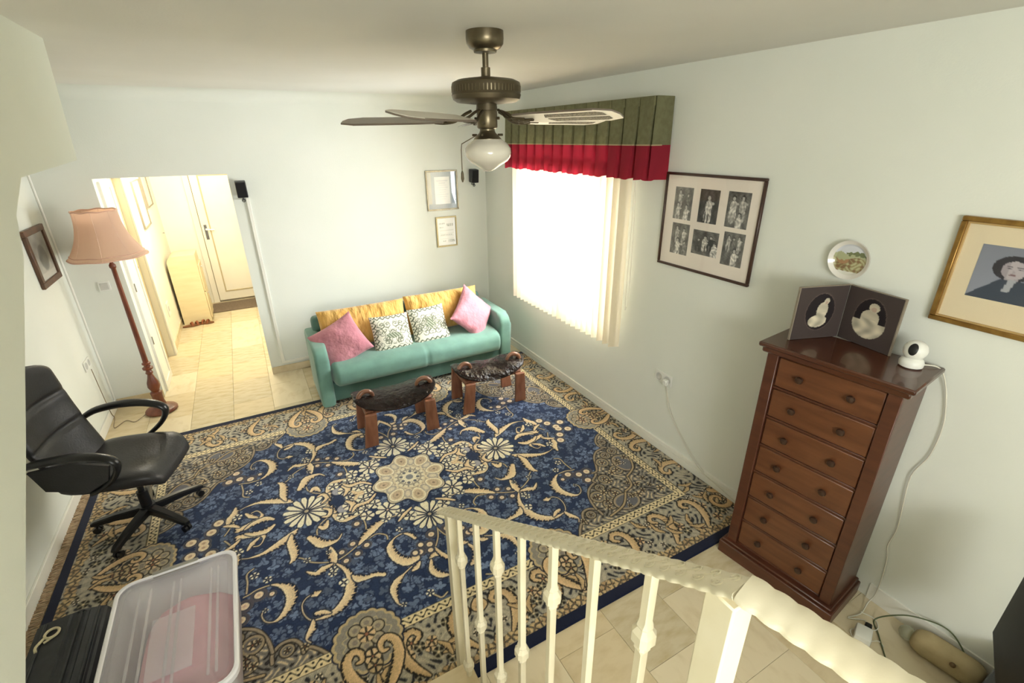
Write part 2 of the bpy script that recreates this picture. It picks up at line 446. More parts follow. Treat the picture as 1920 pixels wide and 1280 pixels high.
TR=[('S',[(0.76,0.093,0.005),(0.781,0.112,0.005),(0.8,0.142,0.005)]),
('L',[(0.8,0.146,0.009),(0.83,0.173,0.03),(0.887,0.208,0.037),(0.958,0.241,0.028),(1.015,0.257,0.015),(1.087,0.252,0.005),(1.14,0.228,0.005)]),
('L',[(0.837,0.179,0.01),(0.847,0.249,0.034),(0.84,0.325,0.036),(0.844,0.385,0.026),(0.87,0.417,0.007)]),
('S',[(0.836,0.389,0.005),(0.799,0.417,0.005),(0.766,0.463,0.005),(0.719,0.497,0.005),(0.666,0.523,0.005)]),
('B',[(0.777,0.444,0.027)]),
('L',[(0.639,0.547,0.02),(0.636,0.485,0.037),(0.639,0.412,0.013)]),
('B',[(0.652,0.441,0.023)]),
('S',[(0.634,0.537,0.005),(0.591,0.527,0.005),(0.546,0.509,0.005),(0.498,0.483,0.005),(0.469,0.463,0.005)]),
('L',[(0.478,0.476,0.007),(0.438,0.434,0.03),(0.377,0.391,0.04),(0.315,0.356,0.029),(0.251,0.341,0.009),(0.184,0.347,0.006),(0.121,0.388,0.006)]),
('S',[(0.411,0.229,0.006),(0.4,0.298,0.005),(0.405,0.355,0.005),(0.419,0.406,0.005)]),
('S',[(0.418,0.455,0.005),(0.357,0.441,0.005),(0.309,0.478,0.005),(0.307,0.518,0.005)]),
('D',[(0.45,0.289,0.037),(0.51,0.449,0.034),(0.435,0.501,0.034),(0.499,0.541,0.033),(0.583,0.484,0.033),(0.572,0.564,0.032)]),
('S',[(0.564,0.142,0.006),(0.608,0.138,0.005),(0.658,0.172,0.005),(0.687,0.216,0.005),(0.693,0.261,0.005)]),
('L',[(0.668,0.196,0.015),(0.64,0.212,0.035),(0.613,0.166,0.012)]),
('L',[(0.739,0.263,0.022),(0.714,0.297,0.036),(0.68,0.353,0.043),(0.635,0.369,0.031),(0.586,0.369,0.012),(0.554,0.33,0.006)]),
('L',[(0.573,0.083,0.016),(0.55,0.171,0.028),(0.511,0.208,0.034),(0.46,0.212,0.02),(0.405,0.205,0.006)]),
('S',[(0.532,0.144,0.006),(0.476,0.165,0.006),(0.419,0.192,0.006)]),
('S',[(0.419,0.192,0.006),(0.408,0.171,0.006),(0.396,0.194,0.006),(0.411,0.229,0.006)]),
('L',[(0.44,0.148,0.013),(0.423,0.068,0.033),(0.385,0.02,0.039),(0.34,0.009,0.014)]),
('L',[(0.611,-0.005,0.017),(0.586,0.042,0.036),(0.557,0.103,0.016)]),
('B',[(0.478,0.104,0.038),(0.363,0.169,0.038),(0.313,0.13,0.038),(0.383,0.107,0.038),(0.366,0.265,0.036)]),
('L',[(1.143,0.091,0.007),(1.136,0.038,0.029),(1.102,0.039,0.032),(1.051,0.058,0.029),(1.0,0.087,0.022),(0.997,0.131,0.007),(1.028,0.174,0.006),(1.089,0.147,0.007)]),
('L',[(1.0,0.077,0.007),(0.975,0.052,0.03),(0.944,0.04,0.009)]),
('S',[(1.163,0.135,0.005),(1.186,0.077,0.005),(1.215,0.025,0.005)]),
('L',[(1.198,0.094,0.008),(1.186,0.169,0.031),(1.156,0.215,0.035),(1.149,0.277,0.011)]),
('L',[(0.647,0.547,0.008),(0.7,0.558,0.029),(0.747,0.572,0.019),(0.791,0.531,0.006)]),
('B',[(0.65,0.595,0.032),(0.659,0.617,0.032)]),
('L',[(0.626,0.558,0.007),(0.592,0.619,0.016),(0.576,0.684,0.025),(0.585,0.756,0.039),(0.609,0.817,0.039),(0.661,0.865,0.031),(0.711,0.884,0.021),(0.772,0.883,0.009),(0.815,0.867,0.005),(0.842,0.81,0.005),(0.842,0.749,0.005),(0.815,0.715,0.005),(0.786,0.71,0.007)]),
('L',[(0.789,0.719,0.008),(0.765,0.714,0.026),(0.74,0.71,0.008)]),
('L',[(0.715,0.875,0.006),(0.747,0.854,0.02),(0.781,0.844,0.017)]),
('L',[(0.803,0.872,0.005),(0.812,0.918,0.025),(0.835,0.949,0.018),(0.848,0.972,0.006),(0.832,0.998,0.005)]),
('B',[(0.615,0.713,0.035)]),
('L',[(0.563,0.688,0.006),(0.537,0.726,0.034),(0.492,0.743,0.019),(0.446,0.746,0.019),(0.4,0.771,0.017)]),
('L',[(0.24,0.797,0.006),(0.297,0.826,0.009),(0.342,0.855,0.029),(0.377,0.896,0.028),(0.384,0.95,0.018),(0.38,1.002,0.006),(0.358,1.022,0.007)]),
('B',[(0.355,1.02,0.02)]),
('L',[(0.186,0.529,0.007),(0.229,0.519,0.007),(0.281,0.541,0.009),(0.313,0.597,0.031),(0.303,0.682,0.038),(0.255,0.747,0.043),(0.199,0.749,0.03)]),
('L',[(0.204,0.523,0.006),(0.173,0.55,0.018),(0.154,0.594,0.013)]),
('B',[(0.219,0.475,0.027)]),
('D',[(0.053,0.616,0.04),(0.09,0.689,0.039),(0.161,0.718,0.038)]),
('S',[(-0.004,0.577,0.007),(0.023,0.659,0.006),(0.072,0.735,0.006),(0.109,0.769,0.006)]),
('L',[(0.126,0.793,0.008),(0.079,0.776,0.031),(0.046,0.816,0.012)]),
('L',[(0.122,0.805,0.008),(0.141,0.878,0.027),(0.115,0.932,0.029),(0.077,0.954,0.016)]),
('L',[(0.247,0.828,0.008),(0.216,0.815,0.024),(0.188,0.789,0.012)]),
('B',[(0.205,1.02,0.03)]),
('S',[(0.197,1.029,0.005),(0.178,1.058,0.005),(0.157,1.079,0.005),(0.121,1.063,0.005)]),
('S',[(1.121,0.542,0.004),(1.091,0.537,0.004),(1.061,0.525,0.004),(1.004,0.524,0.004),(0.969,0.532,0.004)]),
('L',[(0.979,0.527,0.006),(0.939,0.553,0.015),(0.896,0.603,0.04),(0.887,0.667,0.039),(0.908,0.725,0.03),(0.947,0.771,0.019),(0.987,0.783,0.006),(1.024,0.761,0.005),(1.04,0.712,0.005),(1.024,0.684,0.007)]),
('B',[(1.02,0.69,0.019)]),
('D',[(1.048,0.569,0.027),(0.981,0.593,0.028),(1.116,0.603,0.026)]),
('D',[(1.046,0.566,0.048),(1.118,0.607,0.048),(1.138,0.691,0.047),(1.188,0.607,0.049)]),
('B',[(1.061,0.411,0.031),(0.996,0.478,0.03)]),
('S',[(1.106,0.522,0.004),(1.099,0.451,0.004),(1.099,0.381,0.004),(1.064,0.353,0.005)])]

# ---------------------------------------------------------------- the rug
# One quarter of the woven design is drawn on a fine grid, then mirrored both ways; each grid point carries its yarn colour.
RCX, RCY, RHX, RHY = .704, 2.915, 2.07, 1.565
RH = .0042
class Weave:
    def __init__(s):
        s.nx = int(RHX / RH) + 1; s.ny = int(RHY / RH) + 1
        s.x = np.arange(s.nx) * RH; s.y = np.arange(s.ny) * RH
        s.img = np.zeros((s.ny, s.nx, 3))
        s.X, s.Y = np.meshgrid(s.x, s.y)
    def win(s, x0, x1, y0, y1):
        i0 = max(0, int(x0 / RH) - 1); i1 = min(s.nx, int(x1 / RH) + 2); j0 = max(0, int(y0 / RH) - 1); j1 = min(s.ny, int(y1 / RH) + 2)
        return (slice(j0, max(j0, j1)), slice(i0, max(i0, i1)))
    def put(s, sl, a, col):
        a = np.clip(a, 0, 1)[..., None]
        s.img[sl] = s.img[sl] * (1 - a) + np.asarray(col) * a
    def field(s, pts):
        """sample a traced spline: returns nearest distance, half width there, position along it and side"""
        P = [Vector((p[0], p[1], 0)) for p in pts]; Wd = [p[2] for p in pts]
        P, Wd = spline(P, 9, list(Wd)) if len(P) > 1 else (P, Wd)
        P = np.array([(p.x, p.y) for p in P]); Wd = np.array(Wd)
        m = Wd.max() * .8 + .035
        sl = s.win(P[:, 0].min() - m, P[:, 0].max() + m, P[:, 1].min() - m, P[:, 1].max() + m)
        X, Y = s.X[sl], s.Y[sl]
        if X.size == 0: return None
        best = np.full(X.shape, 9.); hw = np.zeros(X.shape); tt = np.zeros(X.shape); sd = np.zeros(X.shape)
        seg = np.hypot(*np.diff(P, axis=0).T); cum = np.concatenate([[0], np.cumsum(seg)])
        for k in range(len(P) - 1):
            d = P[k + 1] - P[k]; L = max(seg[k], 1e-9)
            qx, qy = X - P[k, 0], Y - P[k, 1]
            t = np.clip((qx * d[0] + qy * d[1]) / L ** 2, 0, 1)
            dist = np.hypot(qx - d[0] * t, qy - d[1] * t)
            b = dist < best
            best = np.where(b, dist, best); hw = np.where(b, (Wd[k] * (1 - t) + Wd[k + 1] * t) / 2, hw)
            tt = np.where(b, cum[k] + L * t, tt); sd = np.where(b, np.sign(d[0] * qy - d[1] * qx), sd)
        return sl, best, hw, tt, sd
def aa(d, w=RH): return np.clip(.5 - d / w, 0, 1)
wv = Weave()
rr = np.random.RandomState(11)
NAVY, NAVYD, LEAF, CREAM, TAN, PALE = C('273758'), C('161e36'), C('7888a6'), C('f3dfba'), C('dabd92'), C('f5ecd2')
GREY, TAUPE, ROSE, INK, STEM = C('8d8671'), C('a4957c'), C('dcc0a4'), C('25221f'), C('cbb793')
img = wv.img; img[:] = NAVY
# ground of small lobed leaves
def leafshape(cx, cy, r, a, col, lobes=5, al=.9):
    sl = wv.win(cx - r * 1.3, cx + r * 1.3, cy - r * 1.3, cy + r * 1.3)
    X, Y = wv.X[sl] - cx, wv.Y[sl] - cy
    if X.size == 0: return
    th = np.arctan2(Y, X) - a; d = np.hypot(X, Y)
    R = r * (.42 + .58 * np.abs(np.cos(th * lobes / 2)) ** 1.3) * (1 - .35 * (np.cos(th) < -.6))
    wv.put(sl, aa(d - R) * al, col)
for k in range(1500):
    cx, cy = rr.rand() * RHX, rr.rand() * RHY
    sh = rr.rand()
    r_, a_, n_ = .021 + .020 * rr.rand(), rr.rand() * 6.3, rr.choice([3, 4, 5])
    leafshape(cx, cy, r_ * 1.22, a_, NAVYD * .5 + NAVY * .5, n_, .95)
    leafshape(cx, cy, r_, a_, LEAF * (.66 + .34 * sh) + NAVY * .14, n_, .95)
for k in range(1300):
    cx, cy = rr.rand() * RHX, rr.rand() * RHY; a = rr.rand() * 6.3; l = .02 + .03 * rr.rand()
    r_ = wv.field([(cx, cy, .004), (cx + l * math.cos(a), cy + l * math.sin(a), .005), (cx + l * 1.5 * math.cos(a + .6), cy + l * 1.5 * math.sin(a + .6), .003)])
    if r_: wv.put(r_[0], aa(r_[1] - r_[2]) * .85, NAVYD * .6 + NAVY * .5)
def stroke(pts, col=CREAM, col2=None, serr=.0, outline=.006, aura=0, ocol=NAVYD):
    r_ = wv.field(pts)
    if r_ is None: return
    sl, d, hw, t, sd = r_
    big = hw > .010
    se = np.where(big, serr * hw * (((t / .017) % 1) * .75 + .25 * np.sin(t * 190)) * np.where(sd > 0, 1.1, .25), 0)
    e = d - hw + se
    if aura: wv.put(sl, np.clip(1 - (d - hw) / aura, 0, 1) * .45, TAUPE * .75)
    if outline: wv.put(sl, aa(d - hw - outline), ocol)
    base = np.asarray(col)[None, None, :] * np.ones(d.shape + (1,))
    if col2 is not None:
        q = np.clip((sd * d / np.maximum(hw, 1e-4)) * .5 + .35, 0, 1)[..., None]
        base = base * (1 - q) + np.asarray(col2) * q
    a = np.clip(aa(e), 0, 1)[..., None]
    wv.img[sl] = wv.img[sl] * (1 - a) + base * a
def disc(cx, cy, r, col, ry=None, outline=.005, ocol=NAVYD):
    ry = ry or r
    sl = wv.win(cx - r - .03, cx + r + .03, cy - ry - .03, cy + ry + .03)
    X, Y = wv.X[sl] - cx, wv.Y[sl] - cy
    if X.size == 0: return
    d = (np.hypot(X / r, Y / ry) - 1) * min(r, ry)
    if outline: wv.put(sl, aa(d - outline), ocol)
    wv.put(sl, aa(d), col)
def daisy(cx, cy, r, n, col=PALE, core=TAN, a0=0, inner=.35, petal=.9, ocol=NAVYD):
    sl = wv.win(cx - r - .02, cx + r + .02, cy - r - .02, cy + r + .02)
    X, Y = wv.X[sl] - cx, wv.Y[sl] - cy
    if X.size == 0: return
    th = np.arctan2(Y, X) - a0; d = np.hypot(X, Y)
    u = ((th * n / (2 * PI)) % 1 - .5) * 2 * PI / n * d            # distance across the petal
    s = np.clip((d / r - inner * .6) / (1 - inner * .6), 0, 1.2)
    hwid = petal * PI / n * r * .95 * np.sqrt(np.clip(s * (1.10 - s) * 3.4, 0, None)) * 1.05; hwid = np.minimum(hwid, PI / n * d - .0042)
    wv.put(sl, aa(np.maximum(np.abs(u) - hwid - .004, d - r * 1.03)) * 1, ocol)
    wv.put(sl, aa(np.maximum(np.abs(u) - hwid + .001, d - r)), col)
    wv.put(sl, aa(d - r * inner * .8), ocol); wv.put(sl, aa(d - r * inner * .62), core)
def bud(cx, cy, w):
    daisy(cx, cy, w * .80, rr.choice([4, 5]), PALE, CREAM, rr.rand() * 6, .16, .85)
def curl(cx, cy, r0, turns, a0, w0, w1, col=TAN, col2=None, hand=1, tail=None, ocol=INK, serr=.3):
    pts = []
    n = max(6, int(turns * 8))
    for i in range(n + 1):
        q = i / n; a = a0 + hand * turns * 2 * PI * q; r = r0 * (.18 + .82 * q)
        pts.append((cx + r * math.cos(a), cy + r * math.sin(a), w0 + (w1 - w0) * q))
    if tail: pts += [(p[0], p[1], p[2]) for p in tail]
    stroke(pts, col, col2, serr, .005, 0, ocol)

# traced motifs of the blue field
for k, pts in TR:
    if k == 'D':
        for p in pts: disc(p[0], p[1], p[2] * .95, C('55525a'), outline=0)
for k, pts in TR:
    if k == 'S': stroke([(p[0], p[1], .0095) for p in pts], STEM, None, 0, .004)
for k, pts in TR:
    if k == 'L': stroke([(p[0], p[1], p[2] * (1.55 if p[2] > .012 else 1.0) + .001) for p in pts], CREAM, TAN, .62, .006, .014)
    elif k == 'B':
        for p in pts: bud(p[0], p[1], p[2])
    elif k == 'D':
        for p in pts: disc(p[0], p[1], p[2] * .5, C('ead6b6'), outline=.004); disc(p[0], p[1], p[2] * .2, C('d8b8a0'), outline=0)
stroke([(0, .88, .03), (.05, .80, .03), (.07, .73, .01)], CREAM, TAN, .5)
disc(.50, .10, .040, C('a8a6b0')); daisy(.455, .085, .05, 6, PALE, C('c8b8b0'), .3)
daisy(.725, 0, .150, 15, PALE, C('b9a98e'), .1, .16, .70)
daisy(0, .44, .13, 14, PALE, C('b9a98e'), .1, .16, .70)
daisy(.237, .26, .080, 8, PALE, C('ecd0b0'), .3, .16, .70)
for q in ((.30, .16, .045), (.36, .07, .045), (.31, .03, .035), (.12, .39, .045), (.37, .25, .045), (.42, .17, .04), (.17, .33, .036), (.44, .02, .03), (.52, .17, .04), (.27, .34, .03)): daisy(q[0], q[1], q[2], 5, PALE, CREAM, q[0] * 40, .14, .8)
stroke([(.47, .03, .01), (.43, .09, .05), (.46, .14, .02)], CREAM, TAN, .5)
stroke([(.27, .06, .012), (.33, .115, .03), (.41, .12, .036), (.45, .16, .012)], CREAM, TAN, .5)
stroke([(.62, .03, .012), (.58, .07, .03), (.60, .12, .03), (.64, .11, .008)], CREAM, TAN, .4)
stroke([(.09, .32, .012), (.15, .36, .03), (.20, .40, .012)], CREAM, TAN, .5)
for q in ((1.29, .10), (1.25, .17), (1.33, .02), (1.40, .06)): disc(q[0], q[1], .044, C('5c5a62'), outline=0); disc(q[0], q[1], .030, C('efdcbc')); disc(q[0], q[1], .011, C('c9a98c'), outline=0)
stroke([(1.10, .02, .01), (1.05, .05, .04), (.98, .06, .05), (.93, .03, .02)], CREAM, TAN, .6)
stroke([(1.02, .10, .01), (1.06, .135, .036), (1.09, .18, .012)], CREAM, TAN, .5); stroke([(1.13, .06, .01), (1.17, .10, .034), (1.22, .12, .012)], CREAM, TAN, .5); daisy(1.14, .17, .03, 5, PALE, CREAM, 1, .15, .8)
for q in ((.19, .71), (.14, .665), (.10, .735)): disc(q[0], q[1], .030, C('55525a'), outline=0); disc(q[0], q[1], .017, C('ead6b6'))

# medallion
X, Y = wv.X, wv.Y
mu, mv = X / .275, Y / .298
md = np.hypot(mu, mv); mt = np.arctan2(mv, mu)
sl = wv.win(0, .34, 0, .36)
def M(a): return a[sl]
d, th = M(md), M(mt)
edge = .90 + .10 * np.cos(th * 8)
wv.put(sl, aa((d - edge - .03) * .28), NAVYD)
wv.put(sl, aa((d - edge) * .28), C('ddd0b2'))
fil = .5 + .5 * np.sin(d * 60) * np.cos(th * 16 + 6 * d)
wv.put(sl, (fil > .72) * (d < edge - .03) * .7, C('a59a8c'))
wv.put(sl, (fil < .2) * (d < edge - .03) * .7, PALE)
pa = ((th / (2 * PI) * 8 + .5) % 1 - .5) * 2 * PI / 8
px, py = d * np.cos(pa) - .70, d * np.sin(pa)
tear = np.hypot(px / .23, py / (.17 * (1 + .9 * px)))
wv.put(sl, aa((tear - 1.14) * .05) * .8, C('9d9484')); wv.put(sl, aa((tear - 1.04) * .05), C('f3ead0')); wv.put(sl, aa((tear - .80) * .05), C('d8c6a6'))
wv.put(sl, aa(np.abs(tear - .52) * .05 - .003) * .7, C('a8977f')); wv.put(sl, aa((tear - .46) * .05), C('cfb99c')); wv.put(sl, aa((tear - .16) * .04), C('8a7868'))
qa = ((th / (2 * PI) * 8) % 1 - .5) * 2 * PI / 8
qx, qy = d * np.cos(qa) - .62, d * np.sin(qa)
t2 = np.hypot(qx / .16, qy / .10)
wv.put(sl, aa((t2 - 1) * .05) * .8, C('b4ada2')); wv.put(sl, aa((t2 - .6) * .05), C('e0d6be'))
wv.put(sl, aa((d - .40) * .28), C('eae2c8')); sc_ = np.abs(((th / (2 * PI) * 16) % 1) - .5)
wv.put(sl, aa((d - .36 - .05 * sc_) * .28) * (sc_ > .36), C('9b9488'))
wv.put(sl, aa(np.abs(d - .30) * .28 - .006), C('a79f90'))
wv.put(sl, aa((d - .21) * .28), C('efe8d0'))
ba = ((th / (2 * PI) * 8) % 1 - .5) * 2 * PI / 8
wv.put(sl, aa((np.hypot(d * np.cos(ba) - .22, d * np.sin(ba)) - .045) * .28), C('6f7178')); wv.put(sl, aa((d - .10) * .28), C('8d9194'))

# corner pieces with scalloped edge
SP = [(.76, 1.11), (.80, 1.055), (.84, 1.02), (.87, 1.035), (.875, .985), (.91, .94), (.965, .935), (1.005, .97), (1.01, 1.02), (1.005, .96), (1.02, .88), (1.06, .80), (1.12, .755),
      (1.17, .74), (1.165, .715), (1.21, .685), (1.235, .66), (1.215, .645), (1.26, .64), (1.30, .58), (1.345, .50), (1.41, .445), (1.49, .435), (1.51, .44), (1.475, .40), (1.485, .34), (1.54, .28), (1.62, .25), (1.75, .25), (1.75, 1.2), (.76, 1.2)]
def inside(poly):
    P = np.array(poly); r = np.zeros(X.shape, bool)
    for k in range(len(P)):
        a, b = P[k], P[k - 1]
        c_ = ((a[1] > Y) != (b[1] > Y)) & (X < (b[0] - a[0]) * (Y - a[1]) / (b[1] - a[1] + 1e-12) + a[0])
        r ^= c_
    return r
ins = inside(SP)
full = (slice(None), slice(None))
wv.put(full, ins * 1.0, C('76716a'))
fl = np.sin(X * 95 + 2.2 * np.sin(Y * 61)) * np.sin(Y * 88 + 2.0 * np.sin(X * 53))
wv.put(full, ins * (fl > .25) * .8, C('9a9386')); wv.put(full, ins * (fl < -.45) * .9, C('2c2a2a')); wv.put(full, ins * (fl > .68) * .9, C('d6c19a'))
def sstroke(pts, w=.016, col=C('a8977e')): stroke([(a, b, w) for a, b in pts], col, C('8b7d6a'), 0, .005, 0, INK)
for seg in ((0, 4), (3, 9), (9, 14), (13, 18), (17, 24), (23, 29)): sstroke(SP[seg[0]:seg[1]])
for cx, cy, r in ((.94, .985, .034), (1.09, .87, .055), (1.16, .80, .035), (1.12, .97, .05), (1.25, .74, .045), (1.36, .58, .05), (1.44, .52, .04), (1.53, .36, .035), (1.22, .90, .05), (1.40, .70, .05), (1.52, .50, .04)):
    disc(cx, cy, r, C('a39377'), outline=.006, ocol=INK); disc(cx, cy, r * .74, C('6f6a66'), outline=0); daisy(cx, cy, r * .5, 5, C('dcc8a0'), C('8a5a44'), cx * 9, .3, 1, INK)
for cx, cy, rx, ry in ((1.24, 1.00, .085, .06), (1.50, .66, .06, .085)):
    disc(cx, cy, rx + .016, C('a8977e'), ry + .016, .006, INK); disc(cx, cy, rx, C('6b6a70'), ry, 0); daisy(cx, cy, .02, 5, PALE, TAN)
for a, b in (((1.05, 1.06), (1.30, .92)), ((1.30, .92), (1.42, .80)), ((1.42, .80), (1.60, .62))):
    sstroke([a, ((a[0] + b[0]) / 2 + .02, (a[1] + b[1]) / 2 + .03), b], .014, C('c9ae82'))
for k in range(60):
    q = rr.rand(2); cx, cy = .85 + .85 * q[0], .35 + .75 * q[1]
    if inside_pt := (cx / 1.72 + cy / 1.1 > 1.36): daisy(cx, cy, .018 + .012 * rr.rand(), 5, C('d9c49c') if rr.rand() < .6 else C('b9a88a'), C('6b4a3a'), rr.rand() * 6, .35, 1, INK)
# border
GX, GY, GW = 1.62, 1.125, .032
bor = (X > GX + GW) | (Y > GY + GW)
wv.put(full, bor * 1.0, C('a39c8a'))
bn = np.sin(X * 70 + 3 * np.sin(Y * 41)) * np.sin(Y * 66 + 3 * np.sin(X * 37))
wv.put(full, bor * (bn > .35) * .75, C('beb39c')); wv.put(full, bor * (bn < -.42) * .85, C('4a4a4e')); wv.put(full, bor * (bn < -.72) * .9, C('28292c'))
def bflower(cx, cy):
    k = rr.rand()
    if k < .4: daisy(cx, cy, .028, 5, INK, C('d8c29a'), rr.rand() * 6, .4, 1, C('878069'))
    elif k < .75: daisy(cx, cy, .026 + .01 * rr.rand(), 5, C('d9bd94'), C('9a6a50'), rr.rand() * 6, .35, 1, INK)
    else: daisy(cx, cy, .018, 4, C('ece0c6'), C('8a7a60'), rr.rand() * 6, .35, 1, INK)
for k in range(95): bflower(rr.rand() * RHX, GY + .06 + rr.rand() * .30)
for k in range(70): bflower(GX + .06 + rr.rand() * .30, rr.rand() * RHY)
def bleaf(x, y, a, l):
    stroke([(x, y, .008), (x + .5 * l * math.cos(a), y + .5 * l * math.sin(a), .034), (x + l * math.cos(a + .25), y + l * math.sin(a + .25), .010)], C('cfb083'), C('a88f68'), .7, .004, 0, INK)
def bmotif(s, t, h, along_x=True, m=1):
    """pair of curled acanthus horns standing on the border's edge"""
    def P(a, b): return (s + a * m, t + b) if along_x else (t + b, s + a * m)
    def pt(a, b, w): q = P(a, b); return (q[0], q[1], w)
    stroke([pt(.04, h, .012), pt(.10, h * .70, .05), pt(.125, h * .36, .052), pt(.10, h * .10, .040), pt(.05, h * .02, .034), pt(.02, h * .16, .030), pt(.05, h * .27, .018)], C('d9bb8e'), C('b99b72'), .5, .006, 0, INK)
for s0 in (.05, .32, .90, 1.22, 1.50):
    for m in ((1, -1) if s0 in (.05,) else ((1,) if int(s0 * 100) % 2 == 0 else (-1,))): bmotif(s0, GY + .06, .26, True, m)
for s0 in (.30, .62, .95): bmotif(s0, GX + .06, .26, False, 1 if s0 < .5 else -1)
for k in range(16): bleaf(rr.rand() * 1.95, GY + .10 + rr.rand() * .2, rr.rand() * 6.3, .10)
for k in range(12): bleaf(GX + .10 + rr.rand() * .2, rr.rand() * 1.4, rr.rand() * 6.3, .10)
curl(1.80, 1.30, .10, 1.3, .6, .02, .045, C('d8b484'), C('b3936a'), -1)
# outer small stripe and guard stripe
for k in range(46):
    x = .02 + 2.0 * k / 46; daisy(x, RHY - .085 - .012 * math.sin(x * 30), .030, 4, C('cbb083') if k % 3 else C('b89a72'), C('8a6a4c'), x * 20, .2, 1.2, C('4a4438'))
for k in range(34):
    y = .02 + 1.5 * k / 34; daisy(RHX - .085 - .012 * math.sin(y * 30), y, .030, 4, C('cbb083') if k % 3 else C('b89a72'), C('8a6a4c'), y * 20, .2, 1.2, C('4a4438'))
gd = np.where((X < GX + GW) & (Y < GY + GW), np.maximum(X - GX, Y - GY), 9)
gs = np.where(np.abs(Y - GY) < GW, X, Y)
on = (np.abs(gd) < GW) & ~(ins & False)
wv.put(full, on * 1.0, C('e6d5aa'))
gl = gd - .013 * np.sin(gs * 92); wv.put(full, on * aa(np.abs(gl) - .0035), INK)
gl2 = np.hypot(((gs * 92 / PI) % 1 - .5) * .034, np.abs(gd) - .014) - .006; wv.put(full, on * aa(gl2), INK)
wv.put(full, (np.abs(np.abs(gd) - GW + .003) < .003) * 1.0, C('6f6450'))
# palmettes that break into the field, on each side
def palmette(cx, cy, ang, s=1):
    ca, sa = math.cos(ang), math.sin(ang)
    def P(a, b): return (cx + (a * ca - b * sa) * s, cy + (a * sa + b * ca) * s)
    sl = wv.win(cx - .24 * s, cx + .24 * s, cy - .26 * s, cy + .26 * s)
    X_, Y_ = wv.X[sl] - cx, wv.Y[sl] - cy
    th = np.arctan2(Y_, X_); d_ = np.hypot(X_, Y_)
    R_ = .165 * s * (1 + .07 * np.abs(np.sin(th * 9)))
    wv.put(sl, aa(d_ - R_ - .008), NAVYD); wv.put(sl, aa(d_ - R_), C('c2ad86')); wv.put(sl, aa(d_ - R_ + .016), C('918c80'))
    wv.put(sl, aa(np.abs(d_ - .115 * s - .01 * np.sin(th * 14)) - .004) * .8, C('c9b58c'))
    for k in range(6):
        q = P(.066 * math.cos(k * PI / 3 + .3), -.03 + .066 * math.sin(k * PI / 3 + .3)); disc(q[0], q[1], .031 * s, C('b0a287'), outline=.006, ocol=INK); disc(q[0], q[1], .014 * s, C('8d8478'), outline=0)
    q = P(0, -.03); daisy(q[0], q[1], .045 * s, 6, C('d9bd94'), C('a06a50'), .4, .35, 1, INK)
    q = P(0, .12); disc(q[0], q[1], .045 * s, C('3a3732'), .075 * s, 0); q = P(0, .10); daisy(q[0], q[1], .04, 5, C('d9bd94'), C('a06a50'), .9, .2, 1.1, INK); q = P(0, .15); daisy(q[0], q[1], .035, 5, C('c0a880'), C('a06a50'), .2, .2, 1.1, INK)
    for m in (1, -1):
        pts = []
        for a, b, w_ in ((.02, .30, .02), (.075, .23, .05), (.115, .15, .056), (.12, .075, .046), (.085, .035, .036), (.05, .055, .030), (.05, .095, .022), (.075, .10, .012)):
            q = P(a * m, b); pts.append((q[0], q[1], w_ * s))
        stroke(pts, C('e0c092'), C('c2a478'), .35, .007, 0, INK)
    q = P(0, .20); bleaf(q[0], q[1], ang + PI / 2, .10)
palmette(.575, 1.12, 0)
palmette(1.62, .02, -PI / 2, .85)
# navy selvedge
wv.put(full, ((X > RHX - .058) | (Y > RHY - .062)) * 1.0, C('161c33'))
# mirror to the whole carpet, cut where it runs under the right-hand skirting
q = wv.img * (.92 + .16 * rr.rand(wv.ny, wv.nx, 1))
half = np.concatenate([q[:, :0:-1], q], 1)
whole = np.concatenate([half[:0:-1], half], 0)
xs = np.concatenate([-wv.x[:0:-1], wv.x]) + RCX; ys = np.concatenate([-wv.y[:0:-1], wv.y]) + RCY
keep = xs < XR - .017
xs = xs[keep]; whole = whole[:, keep]
gx, gy = np.meshgrid(xs, ys)
gz = .009 + .0015 * np.sin(gx * 3.1) * np.sin(gy * 2.3)
edgek = np.minimum.reduce([gx - xs[0], gy - ys[0], ys[-1] - gy]); gz = np.where(edgek < .002, .001, gz)
rug = thing('persian_rug', 'large navy and cream oriental rug with central medallion and scrolling leaves on the floor', 'rug', (RCX, RCY, 0))
pile_m = vcol_mat('rug_wool', .95, .12, 0, .5, 350, .15)
co = np.stack([gx.ravel() - RCX, gy.ravel() - RCY, gz.ravel()], 1)
grid_mesh('pile', co, len(xs), len(ys), whole.reshape(-1, 3), pile_m, rug)
t = MB()
for k in range(330):
    y = RCY - RHY + .02 + (2 * RHY - .04) * k / 329
    x = RCX - RHX
    t.tube([(x + .004, y, .006), (x - .02, y + random.uniform(-.006, .006), .007), (x - .05 + random.uniform(-.006, .008), y + random.uniform(-.012, .012), .005)], [.0032, .0035, .0045], 5)
t.build('fringe', mat('rug_fringe', 'cdb596', .95, col2='a88e70', scale=40), rug, True, 'stuff')

